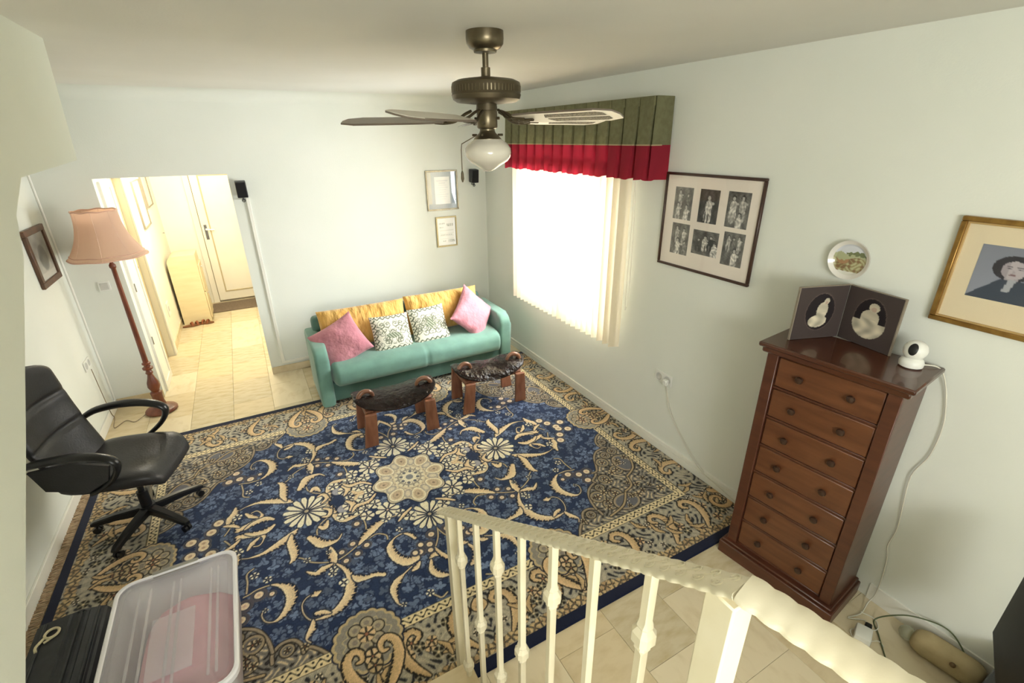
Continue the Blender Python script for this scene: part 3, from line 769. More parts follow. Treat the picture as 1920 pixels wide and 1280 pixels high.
# ---------------------------------------------------------------- sofa and cushions
velvet = mat('green_velvet', '719b8c', .75, col2='678f81', scale=9, sheen=.35, bump=.05, bscale=200, detail=6)
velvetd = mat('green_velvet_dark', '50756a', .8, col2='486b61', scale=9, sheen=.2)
mustard = mat('mustard_velvet', 'e2b565', .8, col2='d2a04c', scale=5, stretch=(2.2, 1, .7), sheen=.3, bump=.9, bscale=7, bdist=.05)
pinkm = mat('dusty_pink_linen', 'cd8c97', .85, col2='be7a86', scale=6, sheen=.2, bump=.8, bscale=8, bdist=.04)
darkwood = mat('dark_feet_wood', '2d1d14', .5)
sofa = thing('sofa', 'two-seat green velvet sofa standing on the rug in front of the far wall', 'sofa', (1.3, 4.58, 0))
sx0, sx1 = .30, 2.31
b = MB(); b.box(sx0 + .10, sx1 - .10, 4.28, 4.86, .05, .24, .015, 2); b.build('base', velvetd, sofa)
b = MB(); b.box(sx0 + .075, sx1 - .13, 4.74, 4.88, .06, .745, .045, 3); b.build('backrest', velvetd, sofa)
for s in (0, 1):
    a = MB(); n = 10
    x0, x1 = (sx0, sx0 + .125) if s == 0 else (sx1 - .125, sx1)
    prof = []
    y0, y1, z1, R = 4.24, 4.86, .60, .11
    prof = [(y1, .03), (y0, .03)] + [(y0 + R - R * math.cos(t), z1 - R + R * math.sin(t)) for t in [PI / 2 * i / 6 for i in range(7)]] + [(y1, z1 + .02)]
    a.prism(prof, 0, x0, x1)
    es = [e for e in a.b.edges]
    bmesh.ops.bevel(a.b, geom=[e for e in es if abs(e.verts[0].co.x - e.verts[1].co.x) < 1e-6], offset=.03, segments=3, profile=.5, affect='EDGES')
    a.build('armrest', velvet, sofa, angle=60)
def softbox(mb, x0, x1, y0, y1, z0, z1, r, nu=40, nv=28, seam=None, deform=None):
    """rounded upholstered block made as a closed sheet around its long (x) axis"""
    hy, hz = (y1 - y0) / 2, (z1 - z0) / 2; cy, cz = (y0 + y1) / 2, (z0 + z1) / 2
    def fn(u, v):
        x = x0 + (x1 - x0) * u
        e = min(x - x0, x1 - x); k = 1 - max(0, 1 - e / r) ** 2 * .35 if e < r else 1
        if u in (0, 1): k *= .9
        t = 2 * PI * v; c, s_ = math.cos(t), math.sin(t)
        p = 3.6
        q = (abs(c) ** p + abs(s_) ** p) ** (-1 / p)
        if seam is not None: k *= 1 - .045 * math.exp(-((x - seam) / .012) ** 2)
        P = Vector((x, cy + hy * c * q * k, cz + hz * s_ * q * k))
        return deform(P) if deform else P
    us = nu
    mb.grid(fn, us, nv, closev=True)
    mb.b.verts.ensure_lookup_table()
    for i in (0, us - 1): mb.b.faces.new([mb.b.verts[i * nv + j] for j in range(nv)])
b = MB(); softbox(b, sx0 + .13, sx1 - .13, 4.17, 4.76, .20, .445, .05, 84, 28, 1.34)
b.build('seat_cushion', velvet, sofa, angle=70)
for x in (sx0 + .14, sx1 - .14):
    for y in (4.33, 4.80):
        l = MB(); l.lathe([(.016, .0115), (.024, .055)], 12, (x, y, 0)); l.build('leg', darkwood, sofa)

def cushion(name, label, m, c, right, up, w, h, t, pinch=.06, folds=(), group=None, rot=0, cat='cushion', nu=30, cfn=None):
    """pillow: two bulging faces meeting at pulled-out corners"""
    c = Vector(c); r = Vector(right).normalized(); u = Vector(up); u = (u - r * u.dot(r)).normalized(); n = r.cross(u)
    if rot: r, u = r * math.cos(rot) + u * math.sin(rot), -r * math.sin(rot) + u * math.cos(rot)
    mb = MB()
    def P(a, b_, sgn):
        pa = 1 - pinch * (1 - b_ * b_) * 1.0; pb = 1 - pinch * (1 - a * a)
        x, y = w / 2 * a * pa, h / 2 * b_ * pb
        k = max(0, (1 - a ** 4) * (1 - b_ ** 4)) ** .55 * (.75 + .25 * (1 - a * a) * (1 - b_ * b_))
        z = t / 2 * k
        for (fa, fb, fr, amp) in folds: z += amp * k * math.sin(fr * (fa * a + fb * b_)) * (1 - .5 * abs(a * b_))
        return c + r * x + u * y + n * z * sgn
    N = nu
    F_ = {}
    for sgn in (1, -1):
        for i in range(N):
            for j in range(N):
                if sgn == -1 and (i in (0, N - 1) or j in (0, N - 1)): F_[(sgn, i, j)] = F_[(1, i, j)]; continue
                F_[(sgn, i, j)] = mb.b.verts.new(P(2 * i / (N - 1) - 1, 2 * j / (N - 1) - 1, sgn))
    for sgn in (1, -1):
        for i in range(N - 1):
            for j in range(N - 1):
                q = [F_[(sgn, i, j)], F_[(sgn, i + 1, j)], F_[(sgn, i + 1, j + 1)], F_[(sgn, i, j + 1)]]
                mb.b.faces.new(q if sgn == 1 else q[::-1])
    cols = None
    if cfn:
        mb.b.verts.index_update(); cols = np.zeros((len(mb.b.verts), 4)); cols[:, 3] = 1
        for (sgn, i, j), v in F_.items(): cols[v.index, :3] = cfn(2 * i / (N - 1) - 1, 2 * j / (N - 1) - 1, sgn)
    o = mb.build(name, m, None, True, None, angle=80)
    if cfn:
        cols[:, :3] = srgb2lin(cols[:, :3])
        o.data.color_attributes.new('print', 'FLOAT_COLOR', 'POINT').data.foreach_set('color', cols.astype(np.float32).ravel())
    return tag(o, label, cat, group)
yf = [(.9, .25, 13, .006), (1.0, -.5, 27, .003)]
cushion('back_cushion', 'mustard yellow back cushion on the left half of the green sofa', mustard, (.855, 4.655, .625), (1, .0, 0), (0, .30, .95), .86, .40, .20, .03, yf, 'yellow back cushions', nu=44)
cushion('back_cushion', 'mustard yellow back cushion on the right half of the green sofa', mustard, (1.70, 4.655, .635), (1, .0, .0), (0, .30, .95), .83, .41, .20, .03, [(.8, -.35, 12, .006), (1, .5, 25, .003)], 'yellow back cushions', nu=44)
pf = [(.7, .6, 6, .008)]
cushion('throw_pillow', 'dusty pink pillow propped on its corner at the left arm of the green sofa', pinkm, (.575, 4.43, .575), (.86, -.38, -.22), (.15, .50, .85), .45, .42, .15, .08, pf, 'pink pillows', PI / 4)
cushion('throw_pillow', 'dusty pink pillow propped on its corner at the right arm of the green sofa', pinkm, (1.955, 4.45, .605), (.93, .36, -.12), (-.1, .46, .88), .48, .46, .17, .09, [(.3, 1, 9, .008)], 'pink pillows', PI / 4)
def toile(fig):
    rs = np.random.RandomState(5 + fig)
    curls = [(rs.rand() * .8, rs.rand() * 1.5 - .75, .07 + .09 * rs.rand(), rs.rand() * 6) for _ in range(20)]
    def f(a, b_, sgn):
        base = C('e9e6d4'); ink = C('4f5642')
        x = abs(a); m_ = max(abs(a), abs(b_)); s_ = a if abs(b_) > abs(a) else b_
        v = 0
        if abs(m_ - .84 - .05 * math.sin(s_ * 22)) < .035 or abs(m_ - .95) < .03 and math.sin(s_ * 40) > 0: v = .85
        elif m_ < .78:
            for cx, cy, r, p in curls:
                d = math.hypot(x - cx, b_ - cy)
                th = math.atan2(b_ - cy, x - cx)
                if d < r * 1.5 and abs(((d / r) - (th + p) / 6.28) % 1 - .5) < .17: v = max(v, .7)
            if fig == 0: e = math.hypot((a - .02) / .42, (b_ + .18) / .16)
            else: e = min(math.hypot(a / .16, (b_ - .02) / .34), math.hypot(a / .34, (b_ + .05) / .10))
            if e < 1: v = .9 * (.5 + .5 * math.sin(a * 40 + b_ * 31)) + .2; ink = C('59664e')
        v = min(v, 1)
        return base * (1 - v) + ink * v
    return f
toilem = vcol_mat('printed_toile_cotton', .85, .2)
cushion('throw_pillow', 'cream patterned pillow with wide figure print, left of the two on the sofa', toilem, (1.065, 4.44, .565), (1, 0, -.02), (0, .5, .86), .385, .375, .13, .05, (), 'patterned cream pillows', nu=64, cfn=toile(0))
cushion('throw_pillow', 'cream patterned pillow with upright figure print, right of the two on the sofa', toilem, (1.46, 4.45, .575), (1, 0, .03), (0, .5, .86), .385, .385, .13, .05, (), 'patterned cream pillows', nu=64, cfn=toile(1))

# ---------------------------------------------------------------- saddle stools
legwood = mat('reddish_stool_wood', '95644a', .45, col2='7d4e38', scale=5, stretch=(6, 6, 1), bump=.05, bscale=30)
hornwood = mat('bentwood_horn', '8a6148', .35, col2='744c36', scale=8, coat=.3)
leather = mat('black_brown_leather', '1b1412', .17, col2='241916', scale=10, bump=.8, bscale=22, spec=.32, bdist=.02)
def make_stool(loc, rz, label):
    t = thing('saddle_stool', label, 'stool', loc, rz, 'leather saddle stools')
    L, D = .34, .20
    def pad(u, v):
        a = 2 * PI * u; k = math.sin(PI * (v - .5)); 
        ca, sa = math.cos(a), math.sin(a); p = 2.6
        q = (abs(ca) ** p + abs(sa) ** p) ** (-1 / p)
        rr_ = math.cos(PI * (v - .5)) ** .45
        x, y = L * ca * q * rr_, D * sa * q * rr_
        z = .365 + .032 * k + .055 * (x / L) ** 2 - .05 * (y / D) ** 2 + (.010 if loc[0] > 1.2 else .004) * math.sin(27 * x) * math.sin(25 * y + .6) * (k > 0)
        x *= 1 + .12 * (abs(y) / D) * (abs(x) / L)
        return ROOTM[t.name] @ Vector((x, y, z))
    mb = MB(); mb.grid(pad, 56, 20, closeu=True); bmesh.ops.remove_doubles(mb.b, verts=mb.b.verts, dist=1e-5)
    lp = mb.build('leather_pad', leather, t, angle=80)
    pi = MB(); pi.tube([ROOTM[t.name] @ Vector((L * math.cos(a) * (abs(math.cos(a)) ** 2.6 + abs(math.sin(a)) ** 2.6) ** (-1 / 2.6) * 1.0, D * math.sin(a) * (abs(math.cos(a)) ** 2.6 + abs(math.sin(a)) ** 2.6) ** (-1 / 2.6), .365 + .055 * math.cos(a) ** 2 - .05 * math.sin(a) ** 2)) for a in [2 * PI * i / 48 for i in range(48)]], .006, 6, True)
    pi.build('piping', leather, lp)
    for s in (-1, 1):
        for y0, y1 in ((-.155, -.125), (.155, .125)):
            m = MB()
            x = s * .265
            poly = [(x - .055, 0), (x + .055, 0), (x + .045 - s * .02, .34), (x - .045 - s * .02, .34)]
            a_ = min(y0, y1); bq = max(y0, y1)
            m.prism(poly, 1, a_, bq)
            bmesh.ops.bevel(m.b, geom=list(m.b.edges), offset=.004, segments=1, affect='EDGES')
            mm = ROOTM[t.name] @ Matrix.Translation((0, -.02 if y0 < 0 else .02, 0)) @ Matrix.Rotation(.10 if y0 < 0 else -.10, 4, 'X')
            for v in m.b.verts: v.co = mm @ v.co
            for v in m.b.verts: v.co.z = max(v.co.z, .012)
            m.build('leg', legwood, t)
        m = MB(); m.box(s * .245 - .035, s * .245 + .035, -.15, .15, .285, .33, .008)
        for v in m.b.verts: v.co = ROOTM[t.name] @ v.co
        m.build('crossbar', legwood, t)
        m = MB()
        pts = [Vector((s * .245 + .062 * math.cos(a), -.06 + .02 * math.sin(a / 2), .400 + .062 * math.sin(a))) for a in [(-.35 + 1.55 * i / 14) * PI for i in range(15)]]
        if s == -1: pts = [Vector((2 * s * .245 - p.x, p.y, p.z)) for p in pts]
        pts = [ROOTM[t.name] @ p for p in pts]
        m.tube(pts, [.010 + .010 * math.sin(PI * (.15 + .8 * i / 14)) for i in range(15)], 10); m.build('horn', hornwood, t)
    for y in (-.10, .10):
        m = MB(); m.box(-.25, .25, y - .014, y + .014, .275, .315, .005)
        for v in m.b.verts: v.co = ROOTM[t.name] @ v.co
        m.build('rail', legwood, t)
    return t
make_stool((.825, 3.60, 0), -.02, 'saddle stool with flat dark leather pad before the left half of the sofa')
make_stool((1.735, 3.66, 0), -.06, 'saddle stool with creased glossy leather pad before the right half of the sofa')

# ---------------------------------------------------------------- ceiling fan
fbr = mat('antique_brass_metal', '7d725b', .34, .8, col2='5d5440', scale=9)
fdk = mat('antique_brass_dark', '625845', .4, .7)
blade_m = mat('fan_blade_wood', '6e6256', .4, col2='6a5d4f', scale=5, stretch=(1, 9, 1), coat=.4)
blade_w = mat('fan_blade_cream_face', 'e6e0d2', .35, col2='ddd6c6', scale=4)
cane = mat('woven_cane', '8f8470', .6, col2='5a5040', scale=180, ramp=(.45, .55))
FX, FY = 1.04, 2.111
fan = thing('ceiling_fan', 'antique brass five-blade ceiling fan with white glass light hanging from the ceiling', 'ceiling fan', (FX, FY, ZC))
def fl(prof, name, m, par=fan, n=32, c=(FX, FY)):
    b = MB(); b.lathe(prof, n, (c[0], c[1], 0)); return b.build(name, m, par, angle=35)
fl([(.079, ZC), (.080, 2.725), (.078, 2.705), (.066, 2.690), (.050, 2.683), (.048, 2.674), (.02, 2.672)], 'canopy', fbr)
fl([(.013, 2.69), (.013, 2.62), (.020, 2.618), (.020, 2.585), (.016, 2.58), (.016, 2.565)], 'downrod', fbr)
mo = fl([(.0, 2.580), (.05, 2.580), (.125, 2.570), (.147, 2.560), (.150, 2.552), (.150, 2.515), (.152, 2.512), (.150, 2.505), (.146, 2.494), (.13, 2.484), (.07, 2.478), (.0, 2.478)], 'motor_housing', fdk, n=48)
b = MB()
for k in range(60):
    a = 2 * PI * k / 60; b.box(-.0022, .0022, .148, .1515, 2.522, 2.546, 0, 1, RZ(a), (0, 0, 2.53))
    
for v in b.b.verts: v.co += Vector((FX, FY, 0))
vg = b.build('vent_grille', fbr, mo, False)
fl([(.045, 2.478), (.048, 2.452), (.02, 2.447), (.018, 2.445)], 'switch_collar', fdk)
fl([(.02, 2.458), (.043, 2.454), (.046, 2.448), (.046, 2.385), (.043, 2.380), (.034, 2.376), (.034, 2.36)], 'light_fitter', fbr)
fl([(.033, 2.372), (.038, 2.360), (.052, 2.347), (.063, 2.336), (.063, 2.328)], 'shade_collar', fbr)
opal = mat('opal_glass', 'e3ddce', .12, col2='dcd6c6', scale=2, spec=.5, coat=.5)
fl([(.060, 2.338), (.066, 2.330), (.088, 2.318), (.104, 2.296), (.107, 2.276), (.102, 2.256), (.088, 2.240), (.060, 2.224), (.035, 2.208), (.018, 2.199), (.0, 2.196)], 'glass_shade', opal, n=40)
for k in range(4):
    a = PI / 4 + PI / 2 * k
    for r0, r1, z, rs_ in ((.045, .058, 2.40 + .02 * (k % 2), .006), (.05, .072, 2.352, .005)):
        b = MB(); b.cyl((FX + r0 * math.cos(a), FY + r0 * math.sin(a), z), (FX + r1 * math.cos(a), FY + r1 * math.sin(a), z), rs_, 8); b.build('thumb_screw', fdk, fan)
for k in range(5):
    a = math.radians(1 + 72 * k)
    tr = Matrix.Translation((FX, FY, 2.415)) @ Matrix.Rotation(a, 4, 'Z') @ Matrix.Rotation(math.radians(-13), 4, 'X')
    out = [(.19, -.050), (.30, -.062), (.60, -.070), (.665, -.045), (.675, .0), (.665, .045), (.60, .070), (.30, .062), (.19, .050)]
    b = MB(); b.prism(out, 2, -.004, .004)
    bmesh.ops.bevel(b.b, geom=list(b.b.edges), offset=.0015, segments=1, affect='EDGES')
    for v in b.b.verts: v.co = tr @ v.co
    nz = (tr.to_3x3() @ Vector((0, 0, 1)))
    bl = b.build('blade', blade_m, fan, True, angle=30)
    bl.data.materials.append(blade_w)
    for p in bl.data.polygons:
        if p.normal.dot(nz) < -.5: p.material_index = 1
    for m_ in (-1, 1):
        b = MB(); b.prism([(.34, .010 * m_), (.36, .044 * m_), (.60, .050 * m_), (.625, .036 * m_), (.625, .010 * m_)], 2, -.0056, -.0035)
        for v in b.b.verts: v.co = tr @ v.co
        b.build('cane_insert', cane, bl, False)
    b = MB()
    for y in (-.018, .018):
        b.tube([tr @ Vector(p) for p in ((.07, y * .5, .035), (.10, y * .8, .022), (.14, y * 1.3, -.002), (.19, y * 1.6, -.008), (.235, y * .9, -.008))], .006, 6, smooth=4)
        b.torus(tr @ Vector((.19, y * 1.1, -.008)), .016, .004, tr.to_3x3(), 14, 6)
    b.tube([tr @ Vector(p) for p in ((.15, 0, -.008), (.27, 0, -.008))], .007, 6)
    b.build('blade_iron', fdk, bl)
b = MB(); cx, cy = FX - .092, FY + .058
b.tube([(FX - .047, FY + .02, 2.35), (cx - .012, cy, 2.315), (cx - .015, cy, 2.29), (cx - .015, cy, 2.20)], .0022, 6)
ch = b.build('pull_chain', fbr, fan)
b = MB(); b.lathe([(.003, 2.20), (.006, 2.19), (.0075, 2.165), (.003, 2.150)], 10, (cx - .015, cy, 0)); b.build('chain_fob', fdk, ch)

# ---------------------------------------------------------------- window dressing
gcl = mat('olive_green_cloth', 'a09e78', .9, col2='94926c', scale=30, bump=.06, bscale=400)
rcl = mix_mat('crimson_cloth', 'c23a50', .0, .25, .9)
pcl = mat('cream_piping_cloth', 'e6d3a8', .9)
val = thing('pelmet', 'pleated olive green and crimson fabric pelmet with cream piping above the window', 'pelmet', (XR, 3.5, 2.07))
VY0, VY1, VZ1 = 2.495, 4.52, 2.575
NP = 14
def vx(y, z):
    s_ = (y - VY0) / (VY1 - VY0) * NP; fr = s_ % 1
    k = (VZ1 - z) / .5
    d = .030 + (.125 * math.sin(min(1.0, k / .72) * PI / 2) if k < .78 else .125 - .36 * (k - .78))
    w0 = .05 + .22 * k                       # the fold opens towards the hem
    if fr < .03: o = d * fr / .03
    elif fr < w0: o = d * (1 - .25 * (fr - .03) / w0)
    elif fr < w0 + .05: o = d * .75 * (1 - (fr - w0) / .05)
    else: o = -.010 * k * math.sin(PI * (fr - w0 - .05) / (.95 - w0))
    return 2.425 + o - .012 * k
ys = []
for i in range(NP):
    for fr in (0, .03, .07, .11, .16, .21, .26, .31, .36, .41, .46, .55, .7, .85, .96): ys.append(VY0 + (VY1 - VY0) * (i + fr) / NP)
ys.append(VY1)
def vpath(z):
    k = (VZ1 - z) / .5
    return [Vector((XR - .01, VY0 - .012 * k, z)), Vector((2.5, VY0 - .015 * k, z))] + [Vector((vx(y, z), y, z)) for y in ys] + [Vector((2.5, VY1 + .012 * k, z)), Vector((XR - .01, VY1 + .01 * k, z))]
def vband(name, zs, m, wavy=False, off=0):
    P = [vpath(z) for z in zs]; b = MB()
    if wavy:
        for i, p in enumerate(P[0]): p.z += .006 * math.sin(i * .62)
    nn = len(P[0])
    V = [[b.b.verts.new(p - Vector((off, 0, 0))) for p in r] for r in P]
    for i in range(len(V) - 1):
        for j in range(nn - 1): b.b.faces.new((V[i][j], V[i][j + 1], V[i + 1][j + 1], V[i + 1][j]))
    bmesh.ops.solidify(b.b, geom=list(b.b.faces), thickness=.004)
    return b.build(name, m, val, True, angle=35)
vband('green_panel', [2.285, 2.34, 2.40, 2.46, 2.52, VZ1], gcl)
vband('red_band', [2.065, 2.13, 2.20, 2.285], rcl, True)
vband('piping', [2.281, 2.289], pcl, False, .004)
b = MB(); b.box(2.44, XR - .005, VY0 + .01, VY1 - .01, VZ1 - .02, VZ1 - .002); b.build('top_board', whitem, val, False)

slat_m = mix_mat('blind_fabric', 'eadfc6', .0, .26, .8)
bl = thing('vertical_blind', 'cream vertical blind with angled fabric slats hanging in front of the bright window', 'blind', (2.49, 3.6, .72))
NS = 22
b = MB(); b.box(2.465, 2.515, 2.74, 4.46, 2.075, 2.11, .003); b.build('headrail', whitem, bl, False)
for i in range(NS):
    y = 2.79 + (4.41 - 2.79) * i / (NS - 1)
    a = math.radians(56 + 4 * math.sin(i * 1.7) + (6 if i < 3 else 0))
    b = MB()
    ca, sa = math.cos(a), math.sin(a)
    def fn(u, v):
        w_ = (u - .5) * .089; cv = .004 * (1 - (2 * u - 1) ** 2)
        return Vector((2.488 - w_ * sa + cv * ca, y + w_ * ca * 1 + cv * sa, .725 + 1.35 * v))
    b.grid(fn, 5, 2)
    sl = b.build('slat', slat_m, bl, True)
b = MB(); b.tube([(2.525, 2.735, 2.08), (2.535, 2.72, 1.7), (2.535, 2.715, 1.15), (2.53, 2.722, 1.09), (2.525, 2.732, 1.15), (2.522, 2.737, 2.08)], .0022, 6, smooth=3); b.build('control_chain', whitem, bl)
pc = thing('blind_cord', 'thin pull cord with wooden acorn hanging left of the window blind', 'cord', (2.55, 4.56, 1.57))
b = MB(); b.tube([(2.548, 4.55, 2.10), (2.55, 4.56, 1.63)], .0025, 6); b.build('cord', mat('cord_brown', '8c7a5c', .8), pc)
b = MB(); b.lathe([(.003, 1.635), (.008, 1.625), (.013, 1.59), (.013, 1.575), (.004, 1.568)], 12, (2.55, 4.56, 0)); b.build('acorn', mat('acorn_wood', '8a6a3a', .5), pc)

# ---------------------------------------------------------------- chest of drawers
mah = mat('mahogany', '5c3422', .38, col2='472618', scale=4, stretch=(1, 1, 6), bump=.03, bscale=40, coat=.15, ramp=(.3, .7))
mahf = mat('mahogany_drawer', '6f4429', .38, col2='58321d', scale=3.5, stretch=(1.2, 4, 9), bump=.03, bscale=40, coat=.15, ramp=(.3, .72), detail=8)
maht = mat('mahogany_top', '55301f', .25, col2='452516', scale=4, stretch=(1, 5, 1), coat=.3, ramp=(.3, .7))
knobm = mat('dark_turned_knob', '3a2417', .4)
chest = thing('chest_of_drawers', 'tall narrow mahogany chest of seven drawers against the right wall', 'chest of drawers', (2.180, 1.010, 0), math.radians(-83.5))
CM = ROOTM[chest.name]
def cb(name, boxes, m, par=None, bev=.003):
    b = MB()
    for q in boxes: b.box(*q, bev)
    for v in b.b.verts: v.co = CM @ v.co
    return b.build(name, m, par or chest, bev > 0)
cb('carcass', [(-.287, .287, .052, .352, .09, 1.34)], mah)
cb('plinth', [(-.315, .315, 0, .355, 0, .085), (-.303, .303, .014, .355, .085, .10)], mah, None, .005)
cb('stile', [(-.287, -.232, .034, .056, .10, 1.335)], mah); cb('stile', [(.232, .287, .034, .056, .10, 1.335)], mah)
cb('top', [(-.325, .325, -.002, .355, 1.365, 1.39), (-.310, .310, .014, .352, 1.335, 1.366)], maht, None, .006)
DH = (1.330 - .105) / 7
for k in range(7):
    z0 = .105 + DH * k
    d_ = cb('drawer', [(-.228, .228, .043, .07, z0 + .010, z0 + DH - .008)], mahf, None, .004)
    cb('drawer_rail', [(-.232, .232, .046, .07, z0 - .006, z0 + .007)], mah, None, .002)
    for s in (-.112, .112):
        b = MB()
        b.lathe([(.007, .0), (.008, .008), (.017, .013), (.0185, .019), (.015, .026), (.006, .029), (0, .0295)], 16, (0, 0, 0))
        mm = CM @ Matrix.Translation((s, .043, z0 + DH * .52)) @ Matrix.Rotation(PI / 2, 4, 'X')
        for v in b.b.verts: v.co = mm @ v.co
        b.build('knob', knobm, d_)

# photo folder on the chest
fol = thing('photo_folder', 'dark double photo folder standing open on the mahogany chest', 'photo frame', (2.45, 1.12, 1.39))
folm = mat('folder_card', '453b39', .7, col2='3e3533', scale=30)
gilt = mat('gilt_edge', '8d8272', .5)
H0 = Vector((2.530, 1.171, 1.3915)); LA = Vector((2.275, 1.262, 1.3915)); RA = Vector((2.487, .915, 1.3915))
folder_print = vcol_mat('folder_print', .6, .3)
def baby(kind):
    def f(U, V):
        a = (U - .5) * 1.0; b_ = (V - .5) * 1.18
        col = np.ones(U.shape + (3,)) * C('453b39')
        oval = np.hypot(a / .30, (b_ - .02) / .43)
        col[np.abs(oval - 1.02) < .035] = C('5a4d48'); col[oval < 1] = C('221c1f')
        if kind == 0:
            fig = (np.hypot((a - .10) / .055, (b_ - .27) / .075) < 1) | (np.hypot((a - .04) / .12, (b_ - .05) / .20) < 1) | (np.hypot((a + .02) / .20, (b_ + .20) / .15) < 1)
            face = np.hypot((a - .10) / .03, (b_ - .235) / .04) < 1
        else:
            fig = (np.hypot((a - .04) / .10, (b_ - .27) / .10) < 1) | (np.hypot(a / .18, (b_ - .02) / .19) < 1) | ((np.hypot(a / .32, (b_ + .10) / .34) < 1) & (b_ < -.06))
            face = np.hypot((a - .04) / .05, (b_ - .235) / .055) < 1
        g = .90 + .10 * np.sin(a * 22 + 3 * np.sin(b_ * 9)) * (b_ < 0) + .04 * np.sin(b_ * 30 + a * 8)
        col[fig] = (C('d6ccb4') * g[..., None])[fig]; col[face] = C('b79f8e')
        return col
    return f
for i, (A_, B_, kd) in enumerate(((LA, H0, 0), (H0, RA, 1))):
    dv = (B_ - A_); Lf = dv.length; dv.normalize(); nn = Vector((-dv.y, dv.x, 0));
    if nn.x > 0: nn = -nn
    b = MB(); b.box(0, Lf, 0, .010, 0, .272, .001)
    ang = math.atan2(dv.y, dv.x); mm = Matrix.Translation(A_) @ Matrix.Rotation(ang, 4, 'Z')
    for v in b.b.verts: v.co = mm @ v.co
    lf = b.build('leaf', folm, fol)
    off = nn * .0012 if (mm.to_3x3() @ Vector((0, 1, 0))).dot(nn) < 0 else nn * .0112
    printed('photo_mount', 70, 84, lambda U, V, A_=A_, dv=dv, Lf=Lf, off=off: (A_.x + dv.x * Lf * (.03 + .94 * U) + off.x, A_.y + dv.y * Lf * (.03 + .94 * U) + off.y, A_.z + .272 * (.03 + .94 * V)), baby(kd), folder_print, lf)
    b = MB()
    for q in ((0, Lf, -.0012, .0112, .270, .2730),): b.box(*q)
    if kd == 1: b.box(Lf - .004, Lf + .001, -.0012, .0112, 0, .272)
    else: b.box(-.001, .003, -.0012, .0112, 0, .272)
    for v in b.b.verts: v.co = mm @ v.co
    b.build('gilt_edge', gilt, lf, False)

# small white security camera with its cable
wp = mat('white_plastic', 'eeeee6', .35)
bp_ = mat('black_plastic', '17181a', .35)
scm = thing('security_camera', 'small round white security camera on the near end of the chest', 'camera', (2.455, .815, 1.39))
b = MB(); b.lathe([(.036, 1.391), (.044, 1.396), (.046, 1.412), (.040, 1.428), (.028, 1.436)], 28, (2.455, .815, 0)); b.build('base', wp, scm)
b = MB(); b.sphere((2.455, .815, 1.468), .045, 24, 16); b.build('head', wp, scm)
dirv = Vector((-.80, -.10, .28)).normalized()
b = MB(); cc_ = Vector((2.455, .815, 1.468))
t1 = dirv.cross(Vector((0, 0, 1))).normalized(); t2 = t1.cross(dirv)
b.grid(lambda u, v: cc_ + (dirv * math.cos(.62 * v * (1)) + (t1 * math.cos(2 * PI * u) * .55 + t2 * math.sin(2 * PI * u)) * math.sin(.62 * v)).normalized() * .0462, 28, 6, closeu=True)
bmesh.ops.remove_doubles(b.b, verts=b.b.verts, dist=1e-5); b.build('lens_window', bp_, scm)
cabm = mat('white_cable', 'dedbcb', .5)
cab = thing('camera_cable', 'thin white cable trailing from the security camera down beside the chest', 'cable', (2.5, .78, 0))
b = MB(); b.tube([(2.495, .785, 1.40), (2.535, .745, 1.395), (2.566, .72, 1.345), (2.574, .69, 1.25), (2.574, .665, 1.12), (2.574, .67, .96), (2.572, .705, .82), (2.572, .690, .62), (2.572, .680, .50), (2.572, .690, .39), (2.57, .675, .33), (2.57, .665, .22), (2.565, .66, .08), (2.53, .668, .02), (2.44, .655, .008), (2.36, .675, .006), (2.42, .62, .006), (2.33, .60, .006)], .0032, 6, smooth=5)
b.build('lead', cabm, cab)
cab2 = thing('power_cable', 'loose loop of white cable lying on the floor beside the white adaptor', 'cable', (2.38, .6, 0))
b = MB(); b.tube([(2.45, .66, .010), (2.47, .60, .008), (2.42, .565, .006), (2.36, .60, .006), (2.30, .63, .012), (2.27, .60, .008), (2.30, .56, .006), (2.36, .53, .005), (2.35, .50, .005)], .003, 6, smooth=5); b.build('lead', cabm, cab2)

# wall plate
pl = thing('wall_plate', 'round decorative plate with painted landscape hanging above the photo folder', 'plate', (XR, 1.225, 1.77))
def plate_xyz(U, V):
    r = .094 * U; a = V * 2 * PI
    dep = np.where(U < .72, .006, .006 + (U - .72) * .075)
    return XR - .010 - dep, 1.225 + r * np.cos(a), 1.77 + r * np.sin(a)
def plate_col(U, V):
    a = V * 2 * PI; x = -U * np.cos(a); z = U * np.sin(a)
    col = np.ones(U.shape + (3,)) * C('e8e4dc')
    c_ = U < .82
    n1 = np.sin(x * 13 + 2 * np.sin(z * 11)) * np.sin(z * 15 + 2 * np.sin(x * 9))
    sky = np.array(C('d3d6dc'))[None, None] * np.ones_like(col)
    col[c_] = sky[c_]
    hill = c_ & (z < .30 + .06 * np.sin(x * 9)) & (z > -.1); col[hill] = C('aeb08a')
    tree = c_ & (np.abs(z - .30 - .04 * np.sin(x * 5)) < .075 + .06 * n1) & (x > -.25); col[tree] = C('6f7650')
    low = c_ & (z < .05 + .10 * np.sin(x * 4)) & (z > -.72); col[low] = C('9a8f66')
    br = low & (n1 > .12); col[br] = C('84694a'); gr = low & (n1 < -.45); col[gr] = C('b9b58c')
    fl_ = low & (np.hypot((x + .35) / .3, (z + .05) / .22) < 1) & (n1 > -.2); col[fl_] = C('a8805c')
    col[c_ & (z < -.62)] = C('dcdace')
    return col
printed('plate_face', 40, 96, plate_xyz, plate_col, vcol_mat('glazed_china', .15, .5, .4), pl)
b = MB(); q = Vector((-1, 0, 0)).to_track_quat('Z', 'Y')
